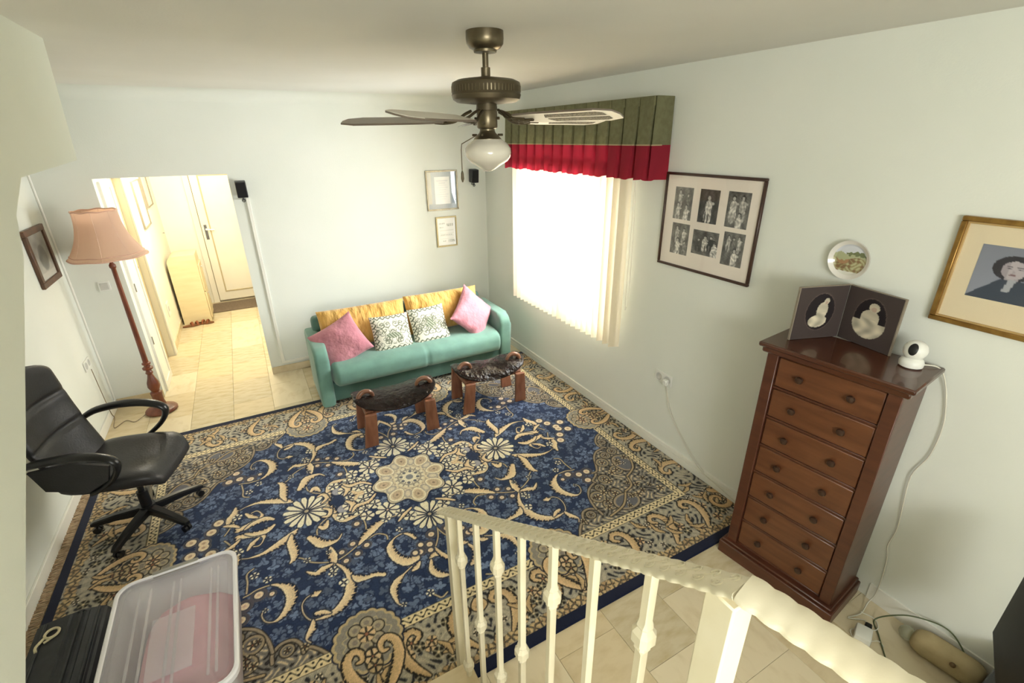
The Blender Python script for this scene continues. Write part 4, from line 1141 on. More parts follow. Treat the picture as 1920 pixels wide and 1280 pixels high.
b.lathe([(.05, .001), (.055, .004), (.075, .009), (.095, .0265), (.0955, .0285), (.0938, .0285), (.07, .0145)], 48, (XR, 1.225, 1.77), q); b.build('plate_rim', mat('white_china', 'e8e5dc', .15, coat=.4), pl)

# ---------------------------------------------------------------- pictures
def picture(name, label, wall, a0, a1, z0, z1, fw, fd, fmat, matcol, prints, inner=None, group=None, gl=True):
    """framed picture on wall 'R' (x=XR), 'L' (x=XL) or 'B' (y=YB); a is y or x; prints: list of (a0,a1,z0,z1,nx,ny,fn)"""
    P = {'R': lambda a, z, d: (XR - d, a, z), 'L': lambda a, z, d: (XL + d, a, z), 'B': lambda a, z, d: (a, YB - d, z)}[wall]
    o = thing(name, label, 'picture', P((a0 + a1) / 2, z0, 0), 0, group)
    def bx(mb, A0, A1, Z0, Z1, D0, D1, bev=0):
        p = P(A0, Z0, D0); q_ = P(A1, Z1, D1)
        mb.box(min(p[0], q_[0]), max(p[0], q_[0]), min(p[1], q_[1]), max(p[1], q_[1]), Z0, Z1, bev)
    for (A0, A1, Z0, Z1) in ((a0, a1, z1 - fw, z1), (a0, a1, z0, z0 + fw), (a0, a0 + fw, z0 + fw, z1 - fw), (a1 - fw, a1, z0 + fw, z1 - fw)):
        b = MB(); bx(b, A0, A1, Z0, Z1, .002, fd, .003); b.build('frame_side', fmat, o)
    if inner:
        b = MB(); w2, m2 = inner
        for (A0, A1, Z0, Z1) in ((a0 + fw, a1 - fw, z1 - fw - w2, z1 - fw), (a0 + fw, a1 - fw, z0 + fw, z0 + fw + w2), (a0 + fw, a0 + fw + w2, z0 + fw + w2, z1 - fw - w2), (a1 - fw - w2, a1 - fw, z0 + fw + w2, z1 - fw - w2)): bx(b, A0, A1, Z0, Z1, .002, fd * .7, .001)
        b.build('inner_slip', m2, o)
    b = MB(); bx(b, a0 + fw * .5, a1 - fw * .5, z0 + fw * .5, z1 - fw * .5, .002, fd * .45); b.build('mount', mat('mount_' + matcol, matcol, .9, col2=matcol), o, False)
    for kp, (A0, A1, Z0, Z1, nx, ny, fn) in enumerate(prints):
        printed('print', nx, ny, lambda U, V, A0=A0, A1=A1, Z0=Z0, Z1=Z1, kp=kp: tuple(P(A0 + (A1 - A0) * U, Z0 + (Z1 - Z0) * V, np.full(U.shape, fd * .45 + .0010 + (.0010 * kp if len(prints) == 2 else 0)))), fn, vcol_mat('photo_print', .5, .3), o)
    if gl:
        b = MB(); bx(b, a0 + fw * .8, a1 - fw * .8, z0 + fw * .8, z1 - fw * .8, fd * .62, fd * .62 + .002); b.build('glass', glass_mat('picture_glass', .15), o, False)
    return o
def bwphoto(seed, people, dark=.32):
    """monochrome group print: light figures before a dark ground; u runs left to right as seen"""
    def f(U, V):
        rs = np.random.RandomState(seed)
        u = 1 - U
        g = dark + .10 * np.sin(u * 9 + seed + 2 * np.sin(V * 6)) * np.sin(V * 7 + seed + 2 * np.sin(u * 8)) + .05 * np.sin(u * 31 + 4 * np.sin(V * 23)) * np.sin(V * 29)
        for (x, y, s, tone) in people:
            hd = np.hypot((u - x) / (.07 * s), (V - y) / (.065 * s)); bd = np.hypot((u - x - .01) / (.13 * s), (V - y + .20 * s) / (.16 * s)); sk = np.hypot((u - x) / (.15 * s), (V - y + .42 * s) / (.22 * s))
            tex = .80 + .20 * np.sin(u * 19 + seed + 3 * np.sin(V * 15 + x * 5)) * np.sin(V * 17 + x * 9 + 2.5 * np.sin(u * 13))
            g = np.where(np.hypot((u - x - .12 * s) / (.10 * s), (V - y + .12 * s) / (.035 * s)) < 1, tone * .8, g); g = np.where((sk < 1) & (np.sin(u * 40 + x * 30) > -.8), tone * tex, g); g = np.where(bd < 1, tone * tex * 1.05, g)
            g = np.where(np.hypot((u - x) / (.085 * s), (V - y - .02) / (.075 * s)) < 1, .2, g); g = np.where(hd < .8, .72, g)
        g = np.clip(g, 0, 1)
        return np.stack([g, g * .985, g * .95], -1)
    return f
dkframe = mat('dark_brown_frame', '43291c', .35, col2='38221a', scale=14)
six = [(2.395, 2.243, 1.822, 2.029, [(.3, .85, .8, .85), (.75, .75, .8, .5), (.25, .45, .9, .9), (.7, .4, 1, .95)]),
       (2.187, 2.038, 1.825, 2.030, [(.5, .75, 1.3, .95)]),
       (1.978, 1.823, 1.825, 2.033, [(.28, .80, 1.1, .92), (.68, .82, 1.1, .85), (.6, .35, 1, .95)]),
       (2.386, 2.236, 1.590, 1.796, [(.3, .85, .8, .8), (.7, .8, .8, .9), (.4, .45, 1, .95), (.8, .4, .8, .6)]),
       (2.202, 2.000, 1.620, 1.776, [(.25, .6, .8, .3), (.5, .72, .9, .9), (.72, .75, .9, .15), (.88, .5, .9, .95)]),
       (1.965, 1.816, 1.595, 1.797, [(.25, .85, .7, .8), (.5, .8, .7, .5), (.75, .85, .7, .85), (.6, .45, 1.1, .95)])]
picture('framed_photographs', 'large dark framed set of six monochrome photographs on the wall beside the window', 'R', 1.741, 2.4845, 1.497, 2.118, .017, .022, dkframe, 'efe5d9',
        [(min(a, b_), max(a, b_), c_, d_, 40, 52, bwphoto(k * 7 + 3, pp, .36 if k != 1 else .18)) for k, (a, b_, c_, d_, pp) in enumerate(six)])
def portrait(U, V):
    u = (1 - U) - .5; v = V
    col = np.ones(U.shape + (3,)) * C('8b8f9c') * (1 - .12 * (v[..., None] - .5))
    hair = np.hypot((u + .02) / .27, (v - .63) / .23) < 1; col[hair] = C('34323a')
    neck = (np.abs(u + .02) < .08) & (v < .55) & (v > .35); col[neck] = C('a39ba0')
    coat = (v < .42 - 1.1 * np.maximum(0, np.abs(u + .0) - .14)) & (v < .44); col[coat] = C('3d4655')
    sh = (np.abs(u + .02 - (v - .3) * .2) < .045) & (v < .44) & (v > .20); col[sh] = C('a9abb2')
    face = np.hypot((u + .02) / .155, (v - .60) / .165) < 1; col[face] = C('b6aeb2')
    shd = (np.hypot((u + .02) / .155, (v - .60) / .165) < 1) & (u < -.08); col[shd] = C('9f979d')
    for ex in (-.085, .045):
        col[np.hypot((u - ex) / .034, (v - .628) / .016) < 1] = C('8d858c'); col[np.hypot((u - ex) / .014, (v - .628) / .014) < 1] = C('3a363e'); col[np.hypot((u - ex) / .042, (v - .662) / .008) < 1] = C('5d565e')
    col[np.hypot((u + .02) / .05, (v - .515) / .013) < 1] = C('7d6468'); col[np.hypot((u + .02) / .018, (v - .57) / .03) < 1] = C('a59ca0')
    return col
goldf = mat('gilt_frame', 'a98446', .35, .7, col2='8f6c38', scale=30)
goldi = mat('gilt_slip', 'd0b079', .4, .5)
picture('framed_portrait', 'gilt framed portrait of a dark haired person, rightmost picture on the wall', 'R', .40, .850, 1.586, 2.030, .020, .026, goldf, 'e3d4b4', [(.515, .760, 1.716, 1.930, 60, 60, portrait)], (.008, goldi), None, True)
def doc(kind):
    def f(U, V):
        col = np.ones(U.shape + (3,)) * C('f4f4ef'); k = .5 + .5 * np.sin(V * 120)
        if kind == 0:
            ln = (np.sin(V * 75) > .55) & (np.abs(U - .5) < .30 + .1 * np.sin(V * 23)) & (V > .12) & (V < .9); col[ln] = C('dcdedd')
        else:
            n = np.sin(U * 60) * np.sin(V * 13 + U * 5)
            for (a, b_, c_, d_) in ((.08, .40, .78, .84), (.08, .30, .66, .69), (.52, .92, .70, .80), (.10, .85, .36, .39), (.25, .45, .12, .16), (.55, .95, .10, .20)):
                q = (U > a) & (U < b_) & (V > c_) & (V < d_) & (n > -.2); col[q] = C('b5b7ae')
            q = (np.sin(V * 60) > .8) & (U > .1) & (U < .9) & (V > .2) & (V < .62); col[q] = C('e0e0d8')
        return col
    return f
def certmount(U, V):
    col = np.ones(U.shape + (3,)) * C('d7d6c8')
    col[(U > .80)] = C('7d8a93'); col[(V < .14)] = C('aab2b6'); col[(U > .12) & (U < .8) & (V > .14)] = C('b9c2c4')
    s_ = .03 * np.sin(U * 90)[..., None]
    return col + s_
silv = mat('silver_gilt_frame', 'b5ac94', .4, .5, col2='9a917a', scale=20)
picture('framed_certificate', 'slim pale framed document in a blue-grey mount, upper of two on the far wall', 'B', 1.845, 2.225, 1.580, 2.014, .016, .02, silv, 'e6e5da', [(1.865, 2.205, 1.60, 1.994, 30, 34, certmount), (1.945, 2.125, 1.65, 1.945, 24, 60, doc(0))])
picture('framed_certificate', 'small gilt framed white document, lower of two on the far wall', 'B', 1.93, 2.185, 1.160, 1.508, .016, .02, mat('pale_gilt_frame', 'b5a67c', .4, .5), 'f0efe6', [(1.952, 2.163, 1.182, 1.486, 50, 60, doc(1))])
def land(U, V):
    g = .62 + .1 * np.sin(V * 5 + 1) + .06 * np.sin(U * 14) * np.sin(V * 18); d_ = np.hypot((U - .55) / .25, (V - .45) / .3) < 1
    g = np.where(d_, g * .72, g); g = np.where(V < .15, .8, g)
    return np.stack([g, g * .98, g * .92], -1)
picture('framed_engraving', 'small brown framed grey picture on the left wall behind the office chair and lamp', 'L', 4.72, 5.17, 1.325, 1.755, .045, .025, mat('walnut_frame', '6a4a35', .45, col2='58402f', scale=12), 'b8b2a4', [(4.77, 5.12, 1.375, 1.705, 34, 34, land)])

# ---------------------------------------------------------------- wall fittings
for x, z, lab in ((.035, 1.925, 'small black loudspeaker bracketed beside the top corner of the doorway'), (2.405, 1.94, 'small black loudspeaker bracketed near the far right corner beside the framed documents')):
    sp_ = thing('wall_speaker', lab, 'speaker', (x, YB, z), 0, 'black wall speakers')
    b = MB(); b.box(x - .045, x + .045, YB - .115, YB - .03, z - .07, z + .075, .008, 2, RX(.10)); b.build('cabinet', bp_, sp_)
    b = MB(); b.box(x - .038, x + .038, YB - .1195, YB - .113, z - .064, z + .066, .003, 1, RX(.10), (x, YB - .0725, z)); b.build('grille', mat('speaker_grille', '0c0c0d', .9), sp_)
    b = MB(); b.cyl((x, YB - .07, z - .065), (x, YB - .07, z - .10), .008, 8).cyl((x, YB - .07, z - .09), (x, YB - .001, z - .09), .007, 8).torus((x, YB - .07, z - .10), .012, .004, RX(PI / 2).to_3x3(), 12, 6); b.build('bracket', bp_, sp_)
def socket(name, label, wall, a, z, n=1, w=.085, cat='socket'):
    P = {'R': lambda a, d: (XR - d, a), 'L': lambda a, d: (XL + d, a), 'B': lambda a, d: (a, YB - d), 'H': lambda a, d: (HX0 + d, a)}[wall]
    p = P(a, 0); o = thing(name, label, cat, (p[0], p[1], z - w / 2))
    def bx(mb, A0, A1, Z0, Z1, D0, D1, bev=.002):
        p = P(A0, D0); q_ = P(A1, D1); mb.box(min(p[0], q_[0]), max(p[0], q_[0]), min(p[1], q_[1]), max(p[1], q_[1]), Z0, Z1, bev)
    b = MB(); bx(b, a - w * n / 2, a + w * n / 2, z - w / 2, z + w / 2, .001, .010); b.build('faceplate', wp, o)
    for k in range(n):
        ac = a + (k - (n - 1) / 2) * w
        b = MB(); dd = .0105
        if cat == 'socket':
            q = Vector(P(1, 0)) - Vector(P(0, 0)); nrm = Vector(P(0, 1) + (0,)) - Vector(P(0, 0) + (0,))
            p0 = P(ac, .0102); b.lathe([(.031, 0), (.029, .0015), (.021, .0012), (.020, .0004)], 20, (p0[0], p0[1], z), nrm.to_track_quat('Z', 'Y'))
        else: bx(b, ac - .028, ac + .028, z - .03, z + .03, .0095, .014)
        b.build('insert' if cat == 'socket' else 'rocker', mat('socket_insert', 'c9c9c2', .4), o)
    return o, bx
so, bx = socket('double_socket', 'white double wall socket with a plug in it on the right wall below the photographs', 'R', 2.30, .63, 2)
b = MB(); bx(b, 2.235, 2.275, .595, .640, .011, .045, .006); b.build('plug', wp, so)
b = MB(); b.tube([(XR - .03, 2.255, .60), (XR - .014, 2.25, .56), (XR - .010, 2.20, .40), (XR - .010, 2.06, .24), (XR - .020, 1.86, .095), (XR - .022, 1.66, .05), (XR - .022, 1.48, .03), (XR - .022, 1.38, .03)], .0028, 6, smooth=5); b.build('plug_lead', cabm, so)
b = MB(); b.tube([(XR - .012, 2.245, .57), (XR - .010, 2.22, .48), (XR - .010, 2.13, .33), (XR - .011, 1.95, .17), (XR - .020, 1.80, .085)], .002, 6, smooth=5); b.build('spare_lead', cabm, so)
socket('double_socket', 'white double wall socket low on the left wall behind the office chair', 'L', 5.0, .59, 2)
socket('light_switch', 'white light switch on the far wall behind the floor lamp pole', 'B', -1.20, 1.165, 1, .085, 'switch')
socket('light_switch', 'grey switch box on the hall wall in front of the beige cabinet', 'H', 6.95, .44, 1, .17, 'switch')[0]

# ---------------------------------------------------------------- floor lamp
lamp_w = mat('turned_lamp_wood', '7d3f24', .35, col2='5f2c18', scale=6, stretch=(3, 3, 1), coat=.3)
LX, LY = -1.035, 5.03
fla = thing('floor_lamp', 'turned wooden floor lamp with a large pink bell shade at the left of the doorway', 'floor lamp', (LX, LY, 0))
b = MB(); b.lathe([(.118, .001), (.128, .006), (.130, .018), (.122, .028), (.112, .034), (.100, .038), (.092, .046), (.070, .056), (.050, .064), (.046, .07)], 36, (LX, LY, 0)); b.build('base', lamp_w, fla)
b = MB(); b.lathe([(.046, .068), (.050, .076), (.044, .10), (.043, .16), (.048, .195), (.040, .205), (.030, .21), (.036, .225), (.050, .26), (.046, .30), (.030, .345), (.022, .375), (.020, .385), (.028, .392), (.030, .402), (.024, .410), (.022, .43), (.040, .437), (.042, .452), (.026, .462), (.024, .48), (.034, .486), (.034, .498), (.022, .506), (.0215, .55), (.017, 1.30), (.017, 1.37), (.024, 1.38), (.024, 1.40), (.012, 1.42), (.010, 1.47)], 20, (LX, LY, 0)); b.build('pole', lamp_w, fla)
shm = mix_mat('pink_lampshade_silk', 'f6dcc8', .0, .25, .85)
b = MB()
NSH = 8
def sh(u, v):
    a = 2 * PI * u
    z = 1.475 + .365 * v
    r = .148 + (.268 - .148) * (1 - v) ** 2.3
    k = (a / (2 * PI) * NSH) % 1 - .5
    r *= .985 + .015 * abs(k) * 2 * 1.0
    return Vector((LX + r * math.cos(a), LY + r * math.sin(a), z + .003 * math.cos(2 * PI * NSH * u) * (1 if v > .5 else -.6)))
b.grid(sh, 96, 16, closeu=True); bmesh.ops.solidify(b.b, geom=list(b.b.faces), thickness=.002)
shade = b.build('lamp_shade', shm, fla, angle=60)
for vv, rr_ in ((.075, .004), (0, .006), (1, .005)):
    b = MB(); b.tube([sh(i / 96, vv) for i in range(96)], rr_, 6, True); b.build('shade_trim', mat('shade_braid', 'dcb29c', .8), shade)
b = MB()
for k in range(NSH): b.tube([sh((k) / NSH, j / 10) for j in range(11)], .0016, 5)
b.build('shade_rib', mat('shade_rib_silk', 'f0d2be', .8), shade)
b = MB(); b.cyl((LX, LY, 1.46), (LX, LY, 1.52), .018, 10); b.sphere((LX, LY, 1.56), .035, 12, 8); b.build('bulb', opal, fla)
b = MB(); b.tube([(LX - .12, LY - .03, .012), (LX - .19, LY - .13, .005), (LX - .27, LY - .06, .004), (LX - .34, LY - .16, .004), (LX - .37, LY + .05, .006), (XL + .02, 5.05, .10), (XL + .02, 5.0, .54)], .003, 6, smooth=5); b.build('flex', mat('lamp_flex', '8c7a60', .6), fla)

# ---------------------------------------------------------------- office chair
chl = mat('black_chair_leather', '232223', .42, col2='2a292b', scale=12, bump=.12, bscale=90, spec=.5)
chp = mat('black_chair_plastic', '151516', .3)
CHX, CHY = -.93, 3.33
chair = thing('office_chair', 'black leather office swivel chair with padded arms by the left wall', 'chair', (CHX, CHY, 0), math.radians(-17))
QM = ROOTM[chair.name]
def cw(b):
    for v in b.b.verts: v.co = QM @ v.co
    return b
def cu(b):
    for v in b.b.verts: v.co = QM @ Vector((v.co.x - .045, v.co.y + .01, v.co.z - .01))
    return b
b = MB(); softbox(b, -.25, .25, -.26, .30, .43, .54, .08, 30, 24, None, lambda p: Vector((p.y, p.x * 1.04, p.z - (.05 * max(0, (p.y - .2) / .1) ** 2 if p.y > .2 else 0) + .02 * (abs(p.x) / .25) ** 2)))
cu(b).build('seat', chl, chair, angle=70)
def bk(u, v):
    a = 2 * PI * v
    t = u                                         # 0 bottom .. 1 top
    z = .50 + .67 * t
    half = .235 * (1 - .16 * (2 * t - .9) ** 2) * (1 if t < .86 else max(.05, 1 - ((t - .86) / .14) ** 2.4) ** .5)
    ca, sa = math.cos(a), math.sin(a); p = 2.8; q = (abs(ca) ** p + abs(sa) ** p) ** (-1 / p)
    y = half * ca * q
    th = .05 * (1 - .25 * t) * (1 if .02 < t < .985 else .4)
    seam = 1 - .42 * sum(math.exp(-((t - s_) / .022) ** 2) for s_ in (.36, .66))
    x = -.225 - .15 * t - .05 * math.sin(PI * t * 1.1) + th * sa * q * (seam if sa > 0 else 1) + .055 * (abs(y) / .24) ** 2
    return Vector((x, y, z))
b = MB(); b.grid(bk, 56, 28, closev=True)
b.b.verts.ensure_lookup_table()
for i in (0, 55): b.b.faces.new([b.b.verts[i * 28 + j] for j in range(28)])
cu(b).build('backrest', chl, chair, angle=75)
b = MB(); b.grid(lambda u, v: Vector((-.255 - .13 * (.55 * u) - .05 * math.sin(PI * u * .6) + .055 * (2 * v - 1) ** 2 - .035, (2 * v - 1) * .20 * (1 - .3 * u), .46 + .5 * u)), 14, 12)
bmesh.ops.solidify(b.b, geom=list(b.b.faces), thickness=.02); cu(b).build('back_shell', chp, chair)
for s in (-1, 1):
    y = s * .305
    pts = [Vector(p) for p in ((-.30, y * .88, .70), (-.22, y * .97, .735), (-.05, y, .755), (.10, y, .735), (.165, y, .685), (.13, y * .98, .60), (.04, y * .93, .52), (-.04, y * .86, .475))]
    b = MB(); b.tube(pts, [.020, .026, .029, .028, .025, .020, .018, .016], 12, smooth=5, flat=(1.15, .8)); cu(b).build('armrest', chp, chair)
    if s == -1:
        b = MB(); b.tube(pts[:5] + [Vector((.15, y, .64))], [.012, .018, .02, .02, .018, .012], 8, smooth=5)
        p2 = [Vector(p) for p in ((-.28, y * .93, .68), (-.05, y, .725), (.13, y, .68), (.10, y, .585), (-.04, y * .9, .50), (-.24, y * .9, .54))]
        bb = bmesh.new(); b.b.free(); b.b = bb
        f0 = [b.b.verts.new(p + Vector((0, .008, 0))) for p in p2]; f1 = [b.b.verts.new(p - Vector((0, .008, 0))) for p in p2]
        b.b.faces.new(f0); b.b.faces.new(f1[::-1])
        for i in range(6): b.b.faces.new((f0[i], f0[(i + 1) % 6], f1[(i + 1) % 6], f1[i]))
        cu(b).build('arm_panel', chl, chair)
b = MB(); b.box(-.16, .12, -.13, .13, .385, .435, .012); cu(b).build('tilt_mechanism', chp, chair)
b = MB(); b.cyl((0, 0, .11), (0, 0, .26), .032, 16).cyl((0, 0, .24), (0, 0, .40), .018, 12); cw(b).build('gas_lift', chp, chair)
b = MB(); b.cyl((0, 0, .085), (0, 0, .15), .045, 16); cw(b).build('hub', chp, chair)
for k in range(5):
    a = math.radians(-46 + 17 + 72 * k); ca, sa = math.cos(a), math.sin(a)
    b = MB()
    def sec(r, z, w_, h_): return [Vector((r * ca - q * w_ * sa, r * sa + q * w_ * ca, z + hh * h_)) for q, hh in ((-1, -1), (1, -1), (1, .6), (.6, 1), (-.6, 1), (-1, .6))]
    R_ = [sec(.03, .118, .028, .026), sec(.18, .105, .024, .020), sec(.30, .085, .021, .016), sec(.325, .078, .014, .010)]
    V = [[b.b.verts.new(p) for p in s_] for s_ in R_]
    for i in range(3):
        for j in range(6): b.b.faces.new((V[i][j], V[i][(j + 1) % 6], V[i + 1][(j + 1) % 6], V[i + 1][j]))
    b.b.faces.new(V[0]); b.b.faces.new(V[-1][::-1])
    leg = cw(b).build('spoke', chp, chair, angle=30)
    b = MB(); c0 = Vector((.30 * ca, .30 * sa, .032))
    for q in (-.013, .013):
        p = Vector((-sa * q, ca * q, 0)); b.cyl(c0 + p - Vector((-sa, ca, 0)) * .008, c0 + p + Vector((-sa, ca, 0)) * .008, .022, 14)
    b.cyl(c0, c0 + Vector((0, 0, .05)), .008, 8); cw(b).build('castor', chp, leg)

# ---------------------------------------------------------------- plastic storage box
frost = mix_mat('frosted_plastic', 'eff0f4', .40, .5, .25)
lidm = mix_mat('clear_frosted_lid', 'f8f6fa', .74, .25, .18)
fabp = mat('folded_pink_fabric', 'e6abb3', .85, col2='d89aa4', scale=6, bump=.3, bscale=12)
bx0, bx1, by0, by1, bz = -.905, -.385, 1.64, 2.42, .325
box = thing('storage_box', 'frosted plastic storage box with clear lid and pink fabric inside, on the rug', 'storage box', ((bx0 + bx1) / 2, (by0 + by1) / 2, 0))
def rrect(x0, x1, y0, y1, r, n=5):
    P = []
    for cx, cy, a0 in ((x1 - r, y1 - r, 0), (x0 + r, y1 - r, 90), (x0 + r, y0 + r, 180), (x1 - r, y0 + r, 270)):
        for i in range(n + 1): a = math.radians(a0 + 90 * i / n); P.append((cx + r * math.cos(a), cy + r * math.sin(a)))
    return P
def loft(b, loops, cap0=True, cap1=True):
    V = [[b.b.verts.new(p) for p in l] for l in loops]
    for i in range(len(V) - 1):
        n = len(V[i])
        for j in range(n): b.b.faces.new((V[i][j], V[i][(j + 1) % n], V[i + 1][(j + 1) % n], V[i + 1][j]))
    if cap0: b.b.faces.new(V[0][::-1])
    if cap1: b.b.faces.new(V[-1])
def L3(r, z): return [Vector((p[0], p[1], z)) for p in r]
def rr_in(d, r): return rrect(bx0 + d, bx1 - d, by0 + d, by1 - d, r)
b = MB(); loft(b, [L3(rr_in(.045, .05), .014), L3(rr_in(.020, .06), bz - .03), L3(rr_in(.012, .06), bz - .03), L3(rr_in(.010, .06), bz - .012), L3(rr_in(.022, .055), bz - .012), L3(rr_in(.048, .05), .018)], True, True)
b.build('tub', frost, box, True, angle=30)
b = MB(); loft(b, [L3(rr_in(.004, .07), bz - .022), L3(rr_in(0, .07), bz - .018), L3(rr_in(0, .07), bz + .004), L3(rr_in(.006, .068), bz + .010), L3(rr_in(.016, .064), bz + .010), L3(rr_in(.020, .062), bz + .004)], False, False)
b.build('lid_rim', mat('white_lid_rim', 'f4f3f6', .3), box, True, angle=30)
b = MB(); loft(b, [L3(rr_in(.018, .062), bz + .005), L3(rr_in(.040, .055), bz - .004)], False, True)
bmesh.ops.solidify(b.b, geom=list(b.b.faces), thickness=.002)
lid = b.build('lid_panel', lidm, box, True, angle=30)
b = MB()
for x in (-.80, -.755, -.66, -.63, -.50, -.47): b.box(x - .006, x + .006, by0 + .08, by1 - .09, bz - .003, bz + .003, .002)
b.box(-.73, -.56, 1.80, 2.12, bz - .003, bz + .0025, .002)
b.build('lid_rib', lidm, lid)
b = MB()
def fab(u, v):
    x = bx0 + .06 + (bx1 - bx0 - .12) * u; y = by0 + .06 + (by1 - by0 - .12) * v
    e = min(u, 1 - u, v, 1 - v) * 5; k = min(1, e) ** .5
    hump = 1 - .30 * max(0, (v - .88) / .12) - .55 * min(1, max(0, (.30 - u) / .3 + (v - .75) * 1.2 * (u < .45)))
    return Vector((x, y, .03 + (.235 + .018 * math.sin(9 * u + 3 * v) * math.sin(7 * v + 2)) * k * hump))
b.grid(fab, 40, 50); fb_ = b.build('folded_blanket', fabp, box, angle=80)
clipm = mat('grey_clip', '9a968c', .4)
for yy in (by1, by0):
    b = MB(); b.box(-.76, -.56, yy - .012, yy + .012, bz - .045, bz + .014, .005); b.build('clip', clipm, box)

# black case beside the box
case = thing('tool_case', 'black moulded case with cream emblem beside the storage box at the left wall', 'case', (-1.10, 2.22, 0))
csm = mat('black_case_plastic', '2c2e31', .5, col2='343639', scale=20, bump=.08, bscale=300)
b = MB(); kx = [(-1.265, .012), (-1.265, .17), (-1.235, .235), (-1.10, .245), (-1.085, .225), (-1.06, .225), (-1.045, .242), (-.98, .225), (-.955, .17), (-.955, .012)]
b.prism(kx, 1, 1.90, 2.46); bmesh.ops.bevel(b.b, geom=list(b.b.edges), offset=.012, segments=2, affect='EDGES'); 
b.build('body', csm, case, angle=30)
b = MB()
for x in (-1.20, -1.07, -1.0): b.box(x - .006, x + .006, 1.94, 2.44, .226, .246, .003)
b.build('moulded_rib', csm, case)
b = MB(); em = Vector((-1.16, 2.36, .2485))
b.torus(em, .026, .006, None, 20, 6); b.tube([em + Vector((-.024, -.018, 0)), em + Vector((-.045, -.055, 0)), em + Vector((-.038, -.085, 0))], .006, 6, smooth=4); b.tube([em + Vector((.02, -.02, 0)), em + Vector((-.02, -.045, 0))], .005, 6)
b.build('emblem', mat('cream_emblem', 'd8cda8', .4), case)
b = MB(); b.tube([(-1.275, 2.05, .15), (-1.30, 2.05, .17), (-1.30, 2.30, .17), (-1.275, 2.30, .15)], .012, 8); b.build('carry_handle', csm, case)

# ---------------------------------------------------------------- staircase and railing
irw = mat('white_painted_iron', 'e8dfc4', .45, col2='e2d8ba', scale=10, bump=.04, bscale=80)
st = MB()
for k in range(4):
    z1 = .19 * (k + 1); y1 = 1.335 - .285 * k
    st.box(-.6, .475, RY0, y1 - .02, z1 - .19, z1 - .02)
struct('trim_5', st, mat('stair_riser_paint', 'e9e2cf', .6))
for k in range(4):
    z1 = .19 * (k + 1); y1 = 1.335 - .285 * k
    b = MB(); b.box(-.6, .495, (RY0 if k == 3 else y1 - .30), y1, z1 - .022, z1, .004)
    o = b.build('stair_tread', marbles[k % 2]); tag(o, ['first marble stair tread from the floor, at the foot of the white railing', 'second marble stair tread up from the floor', 'third marble stair tread up from the floor', 'marble landing slab at the top of the short stair'][k], 'stair tread', 'marble stair treads'); 
rail = thing('stair_railing', 'white painted iron stair railing with knuckled balusters and embossed handrail', 'railing', (.48, .9, .19))
A = Vector((.462, 1.405, 1.000)); B = Vector((.512, .262, 1.752)); B2 = Vector((.600, -.16, 1.752))
def handrail(name, P0, P1, hw0, hw1, scal, relief=True):
    b = MB(); d = P1 - P0; L = d.length; t = d.normalized(); sx = Vector((t.y, -t.x, 0)).normalized() * -1
    if sx.x < 0: sx = -sx
    up = sx.cross(t); up = up if up.z > 0 else -up
    n = int(L / .006)
    V = []
    for i in range(n + 1):
        q = i / n; s_ = L * q
        w_ = hw0 + (hw1 - hw0) * q + scal * (abs(math.sin(s_ * PI / .030)) - .5) * 2
        c_ = P0 + d * q
        w2 = w_ * .86
        V.append([b.b.verts.new(c_ + sx * a + up * h) for a, h in ((-w_, 0), (-w_, .005), (-w2, .0085), (0, .010), (w2, .0085), (w_, .005), (w_, 0), (0, -.003))])
    for i in range(n):
        for j in range(8): b.b.faces.new((V[i][j], V[i][(j + 1) % 8], V[i + 1][(j + 1) % 8], V[i + 1][j]))
    b.b.faces.new(V[0]); b.b.faces.new(V[-1][::-1])
    o = b.build(name, irw, rail, True, angle=50)
    if not relief: return o
    e = MB()
    k = 0; s_ = .03
    while s_ < L - .03:
        c_ = P0 + t * s_ + up * .0098
        for m_ in (-1, 1):
            cc = c_ + sx * (m_ * .011) + t * (.008 * m_)
            e.tube([cc + (sx * math.cos(a) * m_ + t * math.sin(a)) * (.0018 + .0085 * a / 9) for a in [9 * i / 14 for i in range(15)]], .0016, 4)
        e.tube([c_ - t * .018 - sx * .010, c_ - t * .004, c_ + t * .018 + sx * .012], .0016, 4)
        s_ += .036
    e.build('scroll_relief', irw, o, True, 'stuff')
    return o
handrail('handrail', A + Vector((0, .02, -.013)), B, .030, .027, .0016)
handrail('upper_handrail', B + Vector((.0, .004, 0)), B2, .030, .030, .0016, False)
def post(name, x, y, z0, z1, w_, top=True):
    b = MB(); b.box(x - w_, x + w_, y - w_, y + w_, z0, z1, .003); return b.build(name, irw, rail)
post('newel_post', A.x + .018, A.y - .012, .0, A.z - .006, .021)
post('newel_post', B.x + .004, B.y + .022, .76, B.z - .024, .025)
knk = {1: (.22, .83), 2: (.505,), 3: (.17, .70), 4: (.485,), 5: (.185, .70), 6: (.50,), 7: (.175, .70)}
